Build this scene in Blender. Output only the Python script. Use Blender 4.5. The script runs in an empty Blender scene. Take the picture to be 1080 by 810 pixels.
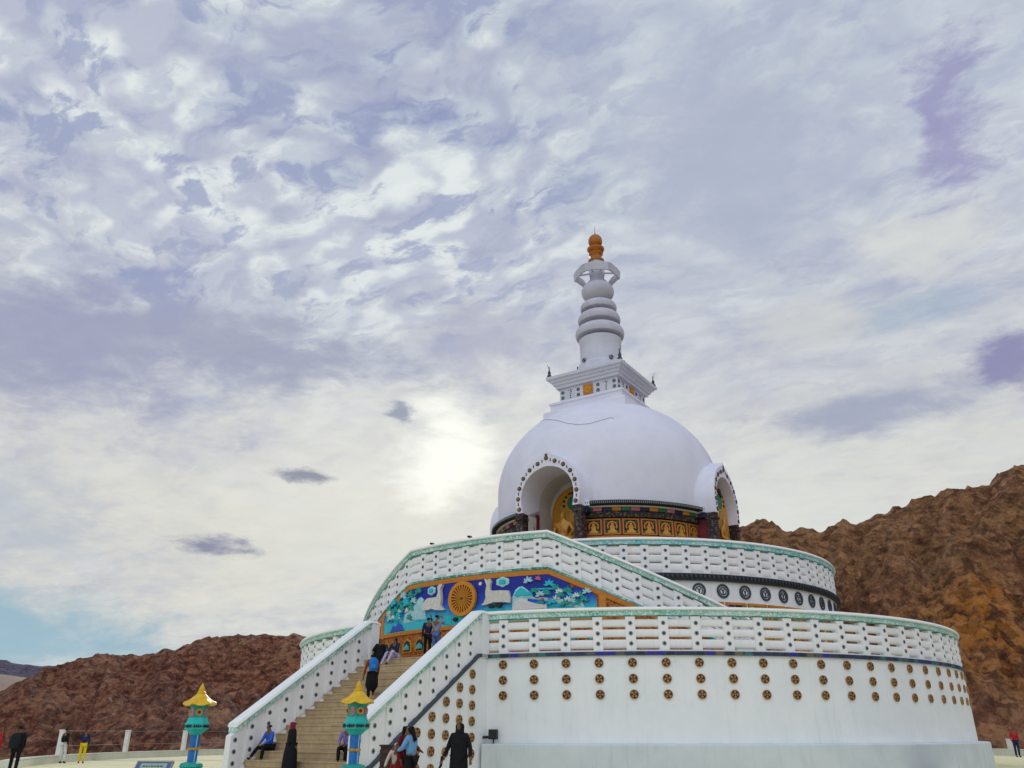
import bpy, math, random
import numpy as np
from math import sin, cos, radians, pi, hypot, atan2, sqrt, degrees
from mathutils import Vector, Matrix
random.seed(7)
SC = bpy.context.scene
COL = SC.collection
S = 1.35            # monument design unit -> metres
Z0 = -0.49

# ------------------------------------------------------------------ materials
def srgb(r, g, b):
    f = lambda c: (c/255/12.92) if c/255 <= .04045 else ((c/255+.055)/1.055)**2.4
    return (f(r), f(g), f(b), 1)

class NT:
    def __init__(s, tree): s.t = tree; s.n = tree.nodes; s.l = tree.links
    def node(s, kind, **kw):
        n = s.n.new(kind)
        for k, v in kw.items(): setattr(n, k, v)
        return n
    def put(s, sock, v):
        if isinstance(v, bpy.types.NodeSocket): s.l.new(v, sock)
        elif v is not None: sock.default_value = v
    def math(s, op, a, b=None, c=None, clamp=False):
        n = s.node('ShaderNodeMath', operation=op); n.use_clamp = clamp
        s.put(n.inputs[0], a); s.put(n.inputs[1], b)
        if c is not None: s.put(n.inputs[2], c)
        return n.outputs[0]
    def mix(s, f, a, b, mode='MIX'):
        n = s.node('ShaderNodeMix', data_type='RGBA', blend_type=mode)
        s.put(n.inputs[0], f); s.put(n.inputs[6], a); s.put(n.inputs[7], b)
        return n.outputs[2]
    def noise(s, vec, scale, detail=4, rough=.5, dist=0.0, out=0):
        n = s.node('ShaderNodeTexNoise')
        s.put(n.inputs['Vector'], vec); n.inputs['Scale'].default_value = scale
        n.inputs['Detail'].default_value = detail; n.inputs['Roughness'].default_value = rough
        n.inputs['Distortion'].default_value = dist
        return n.outputs[out]
    def vor(s, vec, scale, feature='F1', out=0):
        n = s.node('ShaderNodeTexVoronoi', feature=feature)
        s.put(n.inputs['Vector'], vec); n.inputs['Scale'].default_value = scale
        return n.outputs[out]
    def ramp(s, f, stops, interp='LINEAR'):
        n = s.node('ShaderNodeValToRGB'); n.color_ramp.interpolation = interp
        e = n.color_ramp.elements
        while len(e) < len(stops): e.new(.5)
        for i, (p, c) in enumerate(stops):
            e[i].position = p; e[i].color = c if len(c) == 4 else (*c, 1)
        s.put(n.inputs[0], f); return n.outputs[0]
    def smooth(s, v, a, b):
        n = s.node('ShaderNodeMapRange', interpolation_type='SMOOTHSTEP')
        s.put(n.inputs[0], v); n.inputs[1].default_value = a; n.inputs[2].default_value = b
        return n.outputs[0]
    def sep(s, v):
        n = s.node('ShaderNodeSeparateXYZ'); s.put(n.inputs[0], v); return n.outputs
    def comb(s, x, y, z):
        n = s.node('ShaderNodeCombineXYZ')
        for i, v in enumerate((x, y, z)): s.put(n.inputs[i], v)
        return n.outputs[0]
    def mapping(s, v, scale=(1, 1, 1), rot=(0, 0, 0), loc=(0, 0, 0)):
        n = s.node('ShaderNodeMapping'); s.put(n.inputs[0], v)
        n.inputs['Scale'].default_value = scale; n.inputs['Rotation'].default_value = rot; n.inputs['Location'].default_value = loc
        return n.outputs[0]

def newmat(name, rough=.7, metal=0., spec=.3):
    m = bpy.data.materials.new(name); m.use_nodes = True
    nt = NT(m.node_tree); b = m.node_tree.nodes['Principled BSDF']
    b.inputs['Roughness'].default_value = rough; b.inputs['Metallic'].default_value = metal
    b.inputs['Specular IOR Level'].default_value = spec
    tc = nt.node('ShaderNodeTexCoord')
    return m, nt, b, tc
def bump(nt, b, h, strength=.3, dist=.02):
    n = nt.node('ShaderNodeBump'); n.inputs['Strength'].default_value = strength; n.inputs['Distance'].default_value = dist
    nt.put(n.inputs['Height'], h); nt.l.new(n.outputs[0], b.inputs['Normal'])
def simple(name, c1, c2=None, scale=6, rough=.7, metal=0., bs=0., spec=.3):
    m, nt, b, tc = newmat(name, rough, metal, spec)
    c2 = c2 or tuple(x*.8 for x in c1[:3])
    n = nt.noise(tc.outputs['Object'], scale, 5, .6)
    oi = nt.node('ShaderNodeObjectInfo')
    cc = nt.mix(nt.smooth(n, .3, .7), (*c1[:3], 1), (*c2[:3], 1))
    wn = nt.noise(tc.outputs['Object'], scale*2.3, 6, .7)
    cc = nt.mix(nt.math('MULTIPLY', nt.smooth(wn, .56, .70), .35), cc, (c2[0]*.6+.02, c2[1]*.6+.02, c2[2]*.6+.02, 1))
    nt.put(b.inputs['Base Color'], nt.mix(nt.math('MULTIPLY', oi.outputs['Random'], .3), cc, (c2[0]*.75, c2[1]*.75, c2[2]*.75, 1)))
    if bs: bump(nt, b, n, bs)
    return m
MT = {}
def plaster(name, c1, c2, streak=.35):
    m, nt, b, tc = newmat(name, .75, 0, .25)
    o = tc.outputs['Object']
    n = nt.noise(o, .8, 6, .6)
    col = nt.mix(nt.smooth(n, .35, .7), (*c1, 1), (*c2, 1))
    st = nt.noise(nt.mapping(o, (3.5, 3.5, .35)), 1.6, 6, .65)          # rain streaks
    col = nt.mix(nt.math('MULTIPLY', nt.smooth(st, .52, .8), streak), col, (c1[0]*.62, c1[1]*.62, c1[2]*.6, 1))
    sp = nt.noise(o, 9, 4, .7)
    col = nt.mix(nt.math('MULTIPLY', nt.smooth(sp, .62, .75), streak*.6), col, (c1[0]*.55, c1[1]*.53, c1[2]*.5, 1))
    oi = nt.node('ShaderNodeObjectInfo')                      # every cast piece weathers a little differently
    col = nt.mix(nt.math('MULTIPLY', oi.outputs['Random'], .22), col, (c1[0]*.80, c1[1]*.80, c1[2]*.78, 1))
    cr = nt.vor(nt.mapping(o, (1, 1, .7)), .35, 'DISTANCE_TO_EDGE')
    crn = nt.noise(o, 2.2, 5, .6)
    col = nt.mix(nt.math('MULTIPLY', nt.math('MULTIPLY', nt.smooth(cr, .012, .0), nt.smooth(crn, .58, .68)), streak*.35), col, (c1[0]*.45, c1[1]*.43, c1[2]*.40, 1))
    nt.put(b.inputs['Base Color'], col)
    bump(nt, b, nt.noise(o, 14, 5, .6), .3, .015)
    return m
MT['white'] = plaster('white_plaster', (.84, .86, .88), (.78, .82, .84))
MT['dome'] = plaster('dome_whitewash', (.76, .76, .87), (.71, .71, .83), .15)
MT['railwhite'] = plaster('rail_whitewash', (.88, .88, .89), (.80, .81, .83), .4)
MT['plinth'] = plaster('plinth_plaster', (.68, .74, .76), (.58, .65, .68), .5)
MT['spiregrey'] = plaster('spire_mid_grey', (.60, .60, .69), (.50, .50, .60), .5)  # greyer base than the dome, with heavier streaks
MT['harmika'] = plaster('harmika_paint', (.66, .67, .77), (.58, .59, .70), .3)
MT['trimwhite'] = plaster('coping_white', (.88, .90, .89), (.82, .86, .85), .3)
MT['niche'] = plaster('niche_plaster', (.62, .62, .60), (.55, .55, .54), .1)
def relief_mat(name, a, bcol, c, scale=22, fade=.35):
    m, nt, b, tc = newmat(name, .6)
    o = tc.outputs['Object']
    v = nt.vor(nt.mapping(o, (1, 1, 1.4)), scale, 'DISTANCE_TO_EDGE')
    n = nt.noise(o, scale*.9, 3, .6)
    col = nt.mix(nt.smooth(v, .04, .14), (*bcol, 1), (*a, 1))
    col = nt.mix(nt.smooth(n, .52, .64), col, (*c, 1))
    big = nt.noise(o, 1.2, 3, .5)
    col = nt.mix(nt.smooth(big, .4, .65), col, nt.mix(fade, col, (.75, .85, .85, 1)))
    nt.put(b.inputs['Base Color'], col)
    bump(nt, b, v, .5, .02); return m
MT['fascia'] = relief_mat('turquoise_relief', (.36, .66, .58), (.12, .38, .32), (.70, .83, .79), 9)
MT['fascia_c'] = relief_mat('cyan_relief', (.20, .62, .64), (.08, .40, .44), (.58, .80, .78), 9)
MT['greenstrip'] = relief_mat('green_strip', (.05, .36, .27), (.01, .12, .12), (.35, .6, .55), 6)
def bandmat(name, cols, period, base):
    m, nt, b, tc = newmat(name, .6)
    x, y, z = nt.sep(tc.outputs['Object'])
    a = nt.math('ARCTAN2', x, y)
    cell = nt.math('FLOOR', nt.math('MULTIPLY', a, period))
    wn = nt.node('ShaderNodeTexWhiteNoise', noise_dimensions='1D'); nt.put(wn.inputs['W'], cell)
    col = nt.ramp(wn.outputs[0], [(i/len(cols), (*c, 1)) for i, c in enumerate(cols)], 'CONSTANT')
    fr = nt.math('FRACT', nt.math('MULTIPLY', a, period))
    edge = nt.math('GREATER_THAN', nt.math('ABSOLUTE', nt.math('SUBTRACT', fr, .5)), .40)
    col = nt.mix(edge, col, (*base, 1))
    nt.put(b.inputs['Base Color'], col); return m
MT['navyband'] = bandmat('navy_painted_band', [(.03, .04, .10), (.03, .03, .30), (.02, .03, .06), (.04, .16, .16), (.09, .10, .12), (.03, .05, .12), (.13, .13, .08)], 48, (.05, .06, .08))
MT['frieze'] = bandmat('frieze_ground', [(.45, .12, .03), (.05, .20, .12), (.4, .2, .04), (.02, .05, .2), (.35, .04, .12)], 30, (.5, .3, .05))
def mosaic(name, cols, scale, gold=(.50, .27, .04)):
    m, nt, b, tc = newmat(name, .55)
    o = tc.outputs['Object']
    oi = nt.node('ShaderNodeObjectInfo')
    off = nt.comb(nt.math('MULTIPLY', oi.outputs['Random'], 57), 0, nt.math('MULTIPLY', oi.outputs['Random'], 31))
    vv = nt.node('ShaderNodeVectorMath', operation='ADD'); nt.put(vv.inputs[0], nt.mapping(o, (1, 1, 1))); nt.put(vv.inputs[1], off)
    c = nt.sep(nt.vor(vv.outputs[0], scale, 'F1', 1))[0]
    col = nt.ramp(c, [(i/len(cols), (*k, 1)) for i, k in enumerate(cols)], 'CONSTANT')
    e = nt.vor(vv.outputs[0], scale, 'DISTANCE_TO_EDGE')
    col = nt.mix(nt.smooth(e, .03, .08), (*gold, 1), col)
    nt.put(b.inputs['Base Color'], col); bump(nt, b, e, .5, .02); return m
MT['muralpanel'] = mosaic('painted_scene_panel', [(.40, .10, .03), (.03, .28, .26), (.06, .22, .06), (.03, .06, .25), (.5, .35, .08), (.02, .02, .04), (.6, .6, .5), (.06, .4, .45)], 3.2)
MT['darkcarve'] = mosaic('dark_carved_paint', [(.015, .01, .02), (.03, .012, .015), (.01, .015, .03), (.16, .13, .05), (.02, .012, .012)], 14, (.03, .02, .02))
MT['pillar'] = mosaic('carved_pillar_paint', [(.030, .015, .018), (.025, .02, .03), (.045, .018, .018), (.14, .11, .11)], 12, (.025, .015, .015))
MT['orange'] = relief_mat('orange_relief', (.50, .17, .02), (.20, .04, .01), (.55, .24, .02), 7, .0)
MT['orange_p'] = simple('orange_paint', (.60, .24, .03), (.50, .18, .02), 8, .5)
MT['yellow_p'] = simple('yellow_gold_paint', (.66, .34, .03), (.52, .22, .015), 9, .5)
MT['wheelgold'] = simple('wheel_gilding', (.68, .30, .025), (.55, .20, .015), 9, .5)
MT['wheeldark'] = simple('wheel_recess_paint', (.20, .05, .01), (.14, .03, .01), 9, .6)
MT['gold'] = simple('gilded_surface', (.62, .33, .05), (.45, .20, .02), 5, .38, .25, .3, .5)
MT['goldorange'] = simple('finial_gilding', (.50, .17, .02), (.36, .10, .01), 7, .45, .15, .2, .4)
MT['maroon'] = simple('maroon_paint', (.22, .02, .04), (.14, .01, .02), 6, .5)
MT['navy'] = simple('navy_paint', (.02, .03, .12), (.01, .02, .07), 6, .5)
MT['dark'] = simple('dark_paint', (.03, .03, .035), (.02, .02, .02), 6, .6)
MT['dark2'] = simple('dark_roof_tile', (.022, .028, .030), (.012, .014, .014), 20, .6, 0, .4)
MT['grey'] = simple('grey_paint', (.30, .32, .34), (.22, .24, .26), 12, .7)
MT['medbrown'] = simple('medallion_brown', (.06, .028, .016), (.03, .016, .012), 20, .6)
MT['medgold'] = simple('medallion_gold', (.46, .27, .10), (.30, .15, .06), 7, .5, .1)
MT['ringblue'] = simple('ring_slate', (.07, .09, .12), (.04, .05, .07), 15, .6)
MT['pink'] = simple('pink_paint', (.60, .18, .28), (.45, .12, .2), 6, .6)
MT['green_p'] = simple('green_paint', (.03, .22, .13), (.02, .13, .09), 6, .6)
MT['turq'] = simple('turquoise_paint', (.02, .40, .33), (.015, .26, .22), 5, .45, 0, .1)
MT['cyan'] = simple('cyan_paint', (.02, .55, .62), (.02, .45, .58), 7, .5)
MT['paleblue'] = simple('pale_blue_relief', (.50, .72, .74), (.30, .62, .66), 5, .6)
MT['blue'] = simple('blue_paint', (.02, .20, .55), (.015, .14, .45), 5, .45, 0, .1)
MT['traycyan'] = simple('bright_turquoise_paint', (.02, .52, .50), (.02, .42, .40), 5, .45, 0, .1)
MT['boardface'] = simple('board_face', (.40, .50, .42), (.30, .40, .36), 9, .4)
MT['boardblue'] = simple('board_blue', (.10, .17, .34), (.07, .12, .26), 9, .4)
MT['royal'] = simple('royal_blue_paint', (.03, .12, .62), (.02, .08, .45), 5, .5)
MT['deer'] = simple('deer_relief_white', (.72, .71, .64), (.58, .57, .50), 6, .6, 0, .3)
MT['whitep'] = simple('white_paint', (.78, .78, .76), (.68, .68, .66), 6, .6)
# painted field of the big relief: navy above fading to cyan below, as painted
m, nt, b, tc = newmat('mural_blue_field', .55)
o = tc.outputs['Object']; z = nt.sep(o)[2]
n = nt.noise(o, 1.3, 5, .6, .8)
f = nt.math('ADD', nt.math('MULTIPLY', nt.math('SUBTRACT', z, (4.62-3.45)*S), 1/(1.35*S)), nt.math('MULTIPLY', nt.math('SUBTRACT', n, .5), .55))
nt.put(b.inputs['Base Color'], nt.ramp(f, [(0, (.03, .50, .58, 1)), (.22, (.04, .52, .62, 1)), (.38, (.03, .26, .60, 1)), (.5, (.02, .09, .55, 1)), (.75, (.012, .025, .30, 1))]))
bump(nt, b, n, .4, .03); MT['field'] = m
# stair stone
m, nt, b, tc = newmat('tan_stone_steps', .8)
o = tc.outputs['Object']
br = nt.node('ShaderNodeTexBrick'); nt.put(br.inputs['Vector'], nt.mapping(o, (1, 1, 1), (pi/2, 0, 0)))
br.inputs['Scale'].default_value = 1.0; br.inputs['Mortar Size'].default_value = .006
br.inputs['Brick Width'].default_value = .75; br.inputs['Row Height'].default_value = 3.087*S/15
br.inputs['Color1'].default_value = (.52, .41, .24, 1); br.inputs['Color2'].default_value = (.46, .35, .21, 1); br.inputs['Mortar'].default_value = (.22, .15, .09, 1)
n = nt.noise(o, 3, 6, .65)
col = nt.mix(nt.smooth(n, .35, .7), br.outputs[0], nt.mix(.5, br.outputs[0], (.30, .20, .12, 1)))
nt.put(b.inputs['Base Color'], col); bump(nt, b, nt.noise(o, 20, 4, .6), .3, .01); MT['stone'] = m
# paved ground
m, nt, b, tc = newmat('pale_paving', .85)
o = tc.outputs['Object']
br = nt.node('ShaderNodeTexBrick'); nt.put(br.inputs['Vector'], nt.mapping(o, (1, 1, 1), (0, 0, .4)))
br.inputs['Scale'].default_value = 1.0; br.inputs['Mortar Size'].default_value = .012
br.inputs['Brick Width'].default_value = .9; br.inputs['Row Height'].default_value = .6
br.inputs['Color1'].default_value = (.74, .70, .42, 1); br.inputs['Color2'].default_value = (.68, .64, .38, 1); br.inputs['Mortar'].default_value = (.34, .32, .22, 1)
n = nt.noise(o, .35, 6, .65)
col = nt.mix(nt.smooth(n, .45, .75), br.outputs[0], nt.mix(.4, br.outputs[0], (.45, .42, .28, 1)))
nt.put(b.inputs['Base Color'], col); bump(nt, b, n, .2, .02); MT['paving'] = m
MT['kerb'] = plaster('kerb_paint', (.70, .70, .60), (.60, .61, .50), .6)
# rock
def rock(name, c1, c2, c3, patch=None, ang=0.):
    m, nt, b, tc = newmat(name, .95, 0, .1)
    o0 = tc.outputs['Object']
    o = nt.mapping(nt.mapping(o0, (1, 1, 1), (0, 0, ang)), (1, .36, 1))     # strata run up the slope
    n1 = nt.noise(o, .012, 6, .6, .6); n2 = nt.noise(o, .06, 8, .68, .4); n3 = nt.noise(o, .35, 8, .7)
    col = nt.mix(nt.smooth(n1, .38, .62), (*c1, 1), (*c2, 1))
    col = nt.mix(nt.smooth(n2, .45, .68), col, (*c3, 1))
    if patch:
        dd = nt.node('ShaderNodeVectorMath', operation='DISTANCE')
        w = nt.node('ShaderNodeVectorMath', operation='MULTIPLY_ADD')
        nt.put(w.inputs[0], nt.noise(o, .03, 6, .7, .5, 1)); w.inputs[1].default_value = (70, 70, 70); w.inputs[2].default_value = (-35, -35, -35)
        ad = nt.node('ShaderNodeVectorMath', operation='ADD'); nt.put(ad.inputs[0], o0); nt.put(ad.inputs[1], w.outputs[0])
        nt.put(dd.inputs[0], ad.outputs[0]); dd.inputs[1].default_value = patch[0]
        f = nt.math('MULTIPLY', nt.smooth(dd.outputs['Value'], patch[1], patch[1]*.35), nt.smooth(n3, .35, .6))
        col = nt.mix(f, col, (*patch[2], 1))
    n4 = nt.noise(o, 1.1, 6, .7)
    vv = nt.vor(nt.mapping(o, (1, 1, 1.6)), .11, 'F1', 0)
    col = nt.mix(nt.math('MULTIPLY', nt.smooth(n4, .50, .66), .55), col, (c3[0]*1.45, c3[1]*1.4, c3[2]*1.35, 1))
    cell = nt.sep(nt.vor(nt.mapping(nt.comb(*[nt.math('ADD', q_, nt.math('MULTIPLY', n3, 1.2)) for q_ in nt.sep(o)]), (1, 1, 1.3)), .42, 'F1', 1))[0]
    col = nt.mix(nt.math('MULTIPLY', nt.smooth(cell, .55, 1.0), .5), col, (c3[0]*1.5, c3[1]*1.4, c3[2]*1.3, 1))
    dk = (c1[0]*.25, c1[1]*.22, c1[2]*.24, 1)  # dark tone for the noise lows, crevice shade put into the rock colour
    col = nt.mix(nt.math('MULTIPLY', nt.smooth(cell, .4, .0), .5), col, dk)
    col = nt.mix(nt.math('MULTIPLY', nt.smooth(n3, .53, .38), .75), col, dk)
    col = nt.mix(nt.math('MULTIPLY', nt.smooth(n4, .48, .36), .5), col, dk)
    nt.put(b.inputs['Base Color'], col)
    h = nt.math('ADD', nt.math('MULTIPLY', n2, 4), nt.math('ADD', nt.math('MULTIPLY', n3, 1.4), nt.math('MULTIPLY', nt.vor(o, .25, 'F1'), .8)))
    bump(nt, b, nt.math('ADD', h, nt.math('MULTIPLY', n4, .8)), .85, 2.2)
    return m

# ------------------------------------------------------------------ mesh helpers
class MB:
    def __init__(s): s.v = []; s.f = []; s.m = []
    def add(s, vs, fs, mi=0):
        o = len(s.v); s.v += [tuple(v) for v in vs]
        for f in fs: s.f.append([i+o for i in f]); s.m.append(mi)
    def grid(s, rows, mi=0, closeu=False, flip=False):
        o = len(s.v); n = len(rows[0])
        for r in rows: s.v += [tuple(p) for p in r]
        for i in range(len(rows)-1):
            for j in range(n if closeu else n-1):
                a = o+i*n+j; b_ = o+i*n+(j+1) % n; c = b_+n; d = a+n
                s.f.append([a, d, c, b_] if flip else [a, b_, c, d]); s.m.append(mi)
    def box(s, x0, x1, y0, y1, z0, z1, mi=0, sh=0.):
        # sh: z shear per x
        v = [(x, y, z+sh*x) for z in (z0, z1) for y in (y0, y1) for x in (x0, x1)]
        s.add(v, [(0, 2, 3, 1), (4, 5, 7, 6), (0, 1, 5, 4), (2, 6, 7, 3), (0, 4, 6, 2), (1, 3, 7, 5)], mi)
    def lathe(s, prof, n=32, mi=0, c=(0, 0), ph=0., cap=True):
        rows = [[(c[0]+r*cos(ph+2*pi*k/n), c[1]+r*sin(ph+2*pi*k/n), z) for k in range(n)] for r, z in prof]
        o = len(s.v); s.grid(rows, mi, True)
        if cap:
            s.f.append([o+k for k in reversed(range(n))]); s.m.append(mi)
            e = o+(len(prof)-1)*n; s.f.append([e+k for k in range(n)]); s.m.append(mi)
    def tube(s, pts, r, n=6, mi=0):
        pts = [Vector(p) for p in pts]; rows = []
        for i, p in enumerate(pts):
            t = (pts[min(i+1, len(pts)-1)]-pts[max(i-1, 0)]).normalized()
            u = t.cross(Vector((0, 0, 1)));
            if u.length < 1e-3: u = Vector((1, 0, 0))
            u.normalize(); w = u.cross(t)
            rr = r[i] if isinstance(r, (list, tuple)) else r
            rows.append([p+u*rr*cos(2*pi*k/n)+w*rr*sin(2*pi*k/n) for k in range(n)])
        s.grid(rows, mi, True)
        o = len(s.v)-len(rows)*n
        s.f.append([o+k for k in range(n)]); s.m.append(mi)
        e = len(s.v)-n; s.f.append([e+k for k in reversed(range(n))]); s.m.append(mi)
    def disc_y(s, c, r, th, n=16, mi=0, rin=0., rz=None):
        # disc facing -Y, centre c, thickness th (towards -Y)
        rz = rz or r
        f = [(c[0]+r*cos(2*pi*k/n), c[1]-th, c[2]+rz*sin(2*pi*k/n)) for k in range(n)]
        bk = [(x, c[1], z) for x, y, z in f]
        o = len(s.v)
        if rin:
            k_ = rin/r
            g = [(c[0]+(x-c[0])*k_, y, c[2]+(z-c[2])*k_) for x, y, z in f]; gb = [(x, c[1], z) for x, y, z in g]
            s.grid([bk, f, g, gb], mi, True)
        else:
            s.grid([bk, f], mi, True)
            s.add(f, [list(range(n))], mi)
    def poly_y(s, pts, y, th, mi=0):
        n = len(pts); f = [(x, y-th, z) for x, z in pts]; bk = [(x, y, z) for x, z in pts]
        s.grid([bk, f], mi, True); s.add(f, [list(range(n))], mi)

def build(name, mb, mats, parent=None, origin=(0, 0, 0), scale=1., loc=(0, 0, 0), rot=0., smooth=None):
    me = bpy.data.meshes.new(name)
    me.from_pydata([((x-origin[0])*scale, (y-origin[1])*scale, (z-origin[2])*scale) for x, y, z in mb.v], [], mb.f)
    if not isinstance(mats, (list, tuple)): mats = [mats]
    for q in mats: me.materials.append(MT[q] if isinstance(q, str) else q)
    for p, i in zip(me.polygons, mb.m): p.material_index = i
    me.validate(); me.update()
    import bmesh
    bm = bmesh.new(); bm.from_mesh(me); bmesh.ops.remove_doubles(bm, verts=bm.verts, dist=1e-5)
    bmesh.ops.recalc_face_normals(bm, faces=bm.faces); bm.to_mesh(me); bm.free()
    if smooth is not None:
        for p in me.polygons: p.use_smooth = True
        me.set_sharp_from_angle(angle=radians(smooth))
    o = bpy.data.objects.new(name, me); COL.objects.link(o)
    o.location = loc; o.rotation_euler = (0, 0, rot); o.parent = parent
    return o
def tag(o, label=None, cat=None, group=None, kind=None):
    for k, v in (('label', label), ('category', cat), ('group', group), ('kind', kind)):
        if v: o[k] = v
    return o
def empty(name, loc, rot=0., **kw):
    o = bpy.data.objects.new(name, None); COL.objects.link(o); o.location = loc; o.rotation_euler = (0, 0, rot)
    o.empty_display_size = .2
    return tag(o, **kw)
class Mon:   # a piece of the monument: children are given in design units
    def __init__(s, name, base, label, cat):
        s.b = base; s.root = empty(name, (S*base[0], S*base[1], S*base[2]+Z0), label=label, cat=cat)
    def part(s, name, mb, mats, parent=None, smooth=None):
        return build(name, mb, mats, parent or s.root, s.b, S, smooth=smooth)
    def loc(s, p): return (S*(p[0]-s.b[0]), S*(p[1]-s.b[1]), S*(p[2]-s.b[2]))
def copy_at(src, loc, rot, parent):
    c = src.copy(); COL.objects.link(c); c.parent = parent; c.location = loc; c.rotation_euler = (0, 0, rot)
    return c

def cylp(R, a, z): a = radians(a); return (R*sin(a), -R*cos(a), z)
def arc(R, a0, a1, step=2., zf=None):
    n = max(1, int(round(abs(a1-a0)/step))); out = []
    for i in range(n+1):
        a = a0+(a1-a0)*i/n; out.append(cylp(R, a, zf(a) if zf else 0.))
    return out
def sweep(mb, path, prof, mi=0, closed=False, caps=True):
    """prof: closed list of (offset to the right of travel, height)"""
    P = [Vector(p) for p in path]; n = len(P); rows = []
    for i in range(n):
        if closed: d0 = P[i]-P[i-1]; d1 = P[(i+1) % n]-P[i]
        else: d0 = P[i]-P[max(i-1, 0)] if i else P[1]-P[0]; d1 = P[i+1]-P[i] if i < n-1 else d0
        d0 = Vector((d0.x, d0.y)).normalized(); d1 = Vector((d1.x, d1.y)).normalized()
        t = (d0+d1).normalized(); k = 1/max(.4, t.dot(d0)); nx, ny = t.y*k, -t.x*k
        rows.append([(P[i].x+nx*o, P[i].y+ny*o, P[i].z+h) for o, h in prof])
    if closed: rows.append(rows[0])
    mb.grid(rows, mi, True)
    if caps and not closed:
        m = len(prof)
        mb.add(rows[0], [list(range(m))], mi); mb.add(rows[-1], [list(reversed(range(m)))], mi)
def rect(o0, o1, h0, h1): return [(o0, h0), (o1, h0), (o1, h1), (o0, h1)]
def barrel(h0, h1, t=.07):
    hm = (h0+h1)/2; r = (h1-h0)/2; g = lambda v, e: math.copysign(abs(v)**e, v)
    return [(t*g(cos(a), .8), hm+r*g(sin(a), .45)) for a in [2*pi*(k+.5)/14 for k in range(14)]]

def post_mesh(sh=0., h=.93):
    mb = MB()
    mb.box(-.135, .135, -.10, .10, 0, h, 0, sh)
    for zc in (.21, .48, .75):
        for yy, sg in ((-.10, 1), (.10, -1)):
            n = 10
            for r, th, mi in ((.062, .008, 1), (.032, .014, 2)):  # grey rosette; dark disc stands in for the shade in a carved hole
                f = [(r*cos(2*pi*k/n), yy-sg*th, zc+r*sin(2*pi*k/n)) for k in range(n)]
                bk = [(x, yy, z) for x, y, z in f]
                mb.grid([bk, f], mi, True); mb.add(f, [list(range(n))], mi)
    return mb
POSTSRC = {}
def put_post(mon, p, rot, sh=0.):
    key = round(sh, 2)
    loc = mon.loc(p)
    if key not in POSTSRC:
        mb = post_mesh(sh)
        o = build('post', mb, ['railwhite', 'grey', 'dark'], mon.root, (0, 0, 0), S, loc, rot)
        POSTSRC[key] = o
    else: o = copy_at(POSTSRC[key], loc, rot, mon.root)
    return o
def balustrade(mon, path, fascia='fascia', band='navyband', bandh=(-.10, 0.), bars=True, closed=False, solid=False, wide=False):
    w = 'trimwhite'
    mb = MB(); sweep(mb, path, [(-.17, 1.085), (.18, 1.085), (.205, 1.115), (.17, 1.18), (-.16, 1.18), (-.19, 1.115)], closed=closed); mon.part('coping', mb, w, smooth=40)
    mb = MB(); sweep(mb, path, rect(-.14, .14, .955, 1.085), closed=closed); mon.part('carved_fascia', mb, fascia, smooth=40)
    if solid:
        mb = MB(); sweep(mb, path, rect(-.06, .06, -.3, .925), closed=closed); mon.part('infill', mb, 'railwhite', smooth=40)
    else:
        for h0, h1 in (((.085, .325), (.385, .595), (.655, .865)) if wide else ((.055, .335), (.365, .615), (.640, .905))):
            mb = MB(); sweep(mb, path, barrel(h0, h1, .075), closed=closed); mon.part('bar', mb, 'railwhite', smooth=50)
        mb = MB(); sweep(mb, path, rect(-.08, .08, 0, .045), closed=closed); mon.part('plate', mb, 'railwhite', smooth=40)
    mb = MB(); sweep(mb, path, rect(.063 if solid else -.13, .17, bandh[0], bandh[1]), closed=closed); mon.part('painted_band', mb, band, smooth=40)

# ------------------------------------------------------------------ lower terrace
LT = Mon('lower_terrace', (0, 0, 0), 'big round white lower terrace with pierced parapet and rows of gold medallions', 'terrace')
R1, D1 = 13.0, 3.45
mb = MB(); sweep(mb, arc(R1, 8.6, 351.4, 2), [(0, 0), (0, D1-.1), (-.5, D1-.1), (-.5, 0)]); LT.part('wall', mb, 'white', smooth=30)
mb = MB(); sweep(mb, arc(13.0, 9.9, 350.1, 2), [(.005, 0), (.37, 0), (.37, 1.10), (.345, 1.125), (.005, 1.15)]); LT.part('plinth', mb, 'plinth', smooth=40)
mb = MB()
rows = [[cylp(r, a, z) for a in range(0, 360, 3)] for r, z in ((9.0, D1-.3), (9.0, D1), (12.9, D1), (12.9, D1-.3))]
mb.grid(rows, 0, True); LT.part('deck', mb, 'stone')
pth = arc(R1-.1, 9.6, 350.4, 2, lambda a: D1)
balustrade(LT, pth, wide=True)
for k in range(3, 88):
    a = 4*k
    if -2 <= (a+60) % 360 <= 215 or True:
        if 120 < a < 280: continue
        put_post(LT, cylp(R1-.1, a, D1), radians(a))
# medallions
mb = MB(); mb.disc_y((0, 0, 0), .118, .03, 18, 0)
mb.disc_y((0, 0, 0), .122, .045, 18, 1, rin=.106)
for k in range(4):
    a = pi/4+pi/2*k; c, s_ = cos(a), sin(a)
    pts = [(.022, 0), (.045, .035), (.09, .03), (.095, -.012), (.06, -.028)]
    mb.poly_y([(x*c-y*s_, x*s_+y*c) for x, y in pts], 0, .042, 1)
mb.disc_y((0, 0, 0), .02, .045, 8, 1)
MEDMB = mb
med0 = None
cols = [4*k for k in range(3, 26)] + [360-4*k for k in range(3, 13)]
for a in cols:
    for zr in (3.16, 2.75, 2.35):
        loc = LT.loc(cylp(R1, a, zr))
        if med0 is None: med0 = build('medallion', MEDMB, ['medbrown', 'medgold'], LT.root, (0, 0, 0), S, loc, radians(a))
        else: copy_at(med0, loc, radians(a), LT.root).rotation_euler = (0, random.choice((0, .3, -.3, .6, .9)), radians(a))

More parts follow.
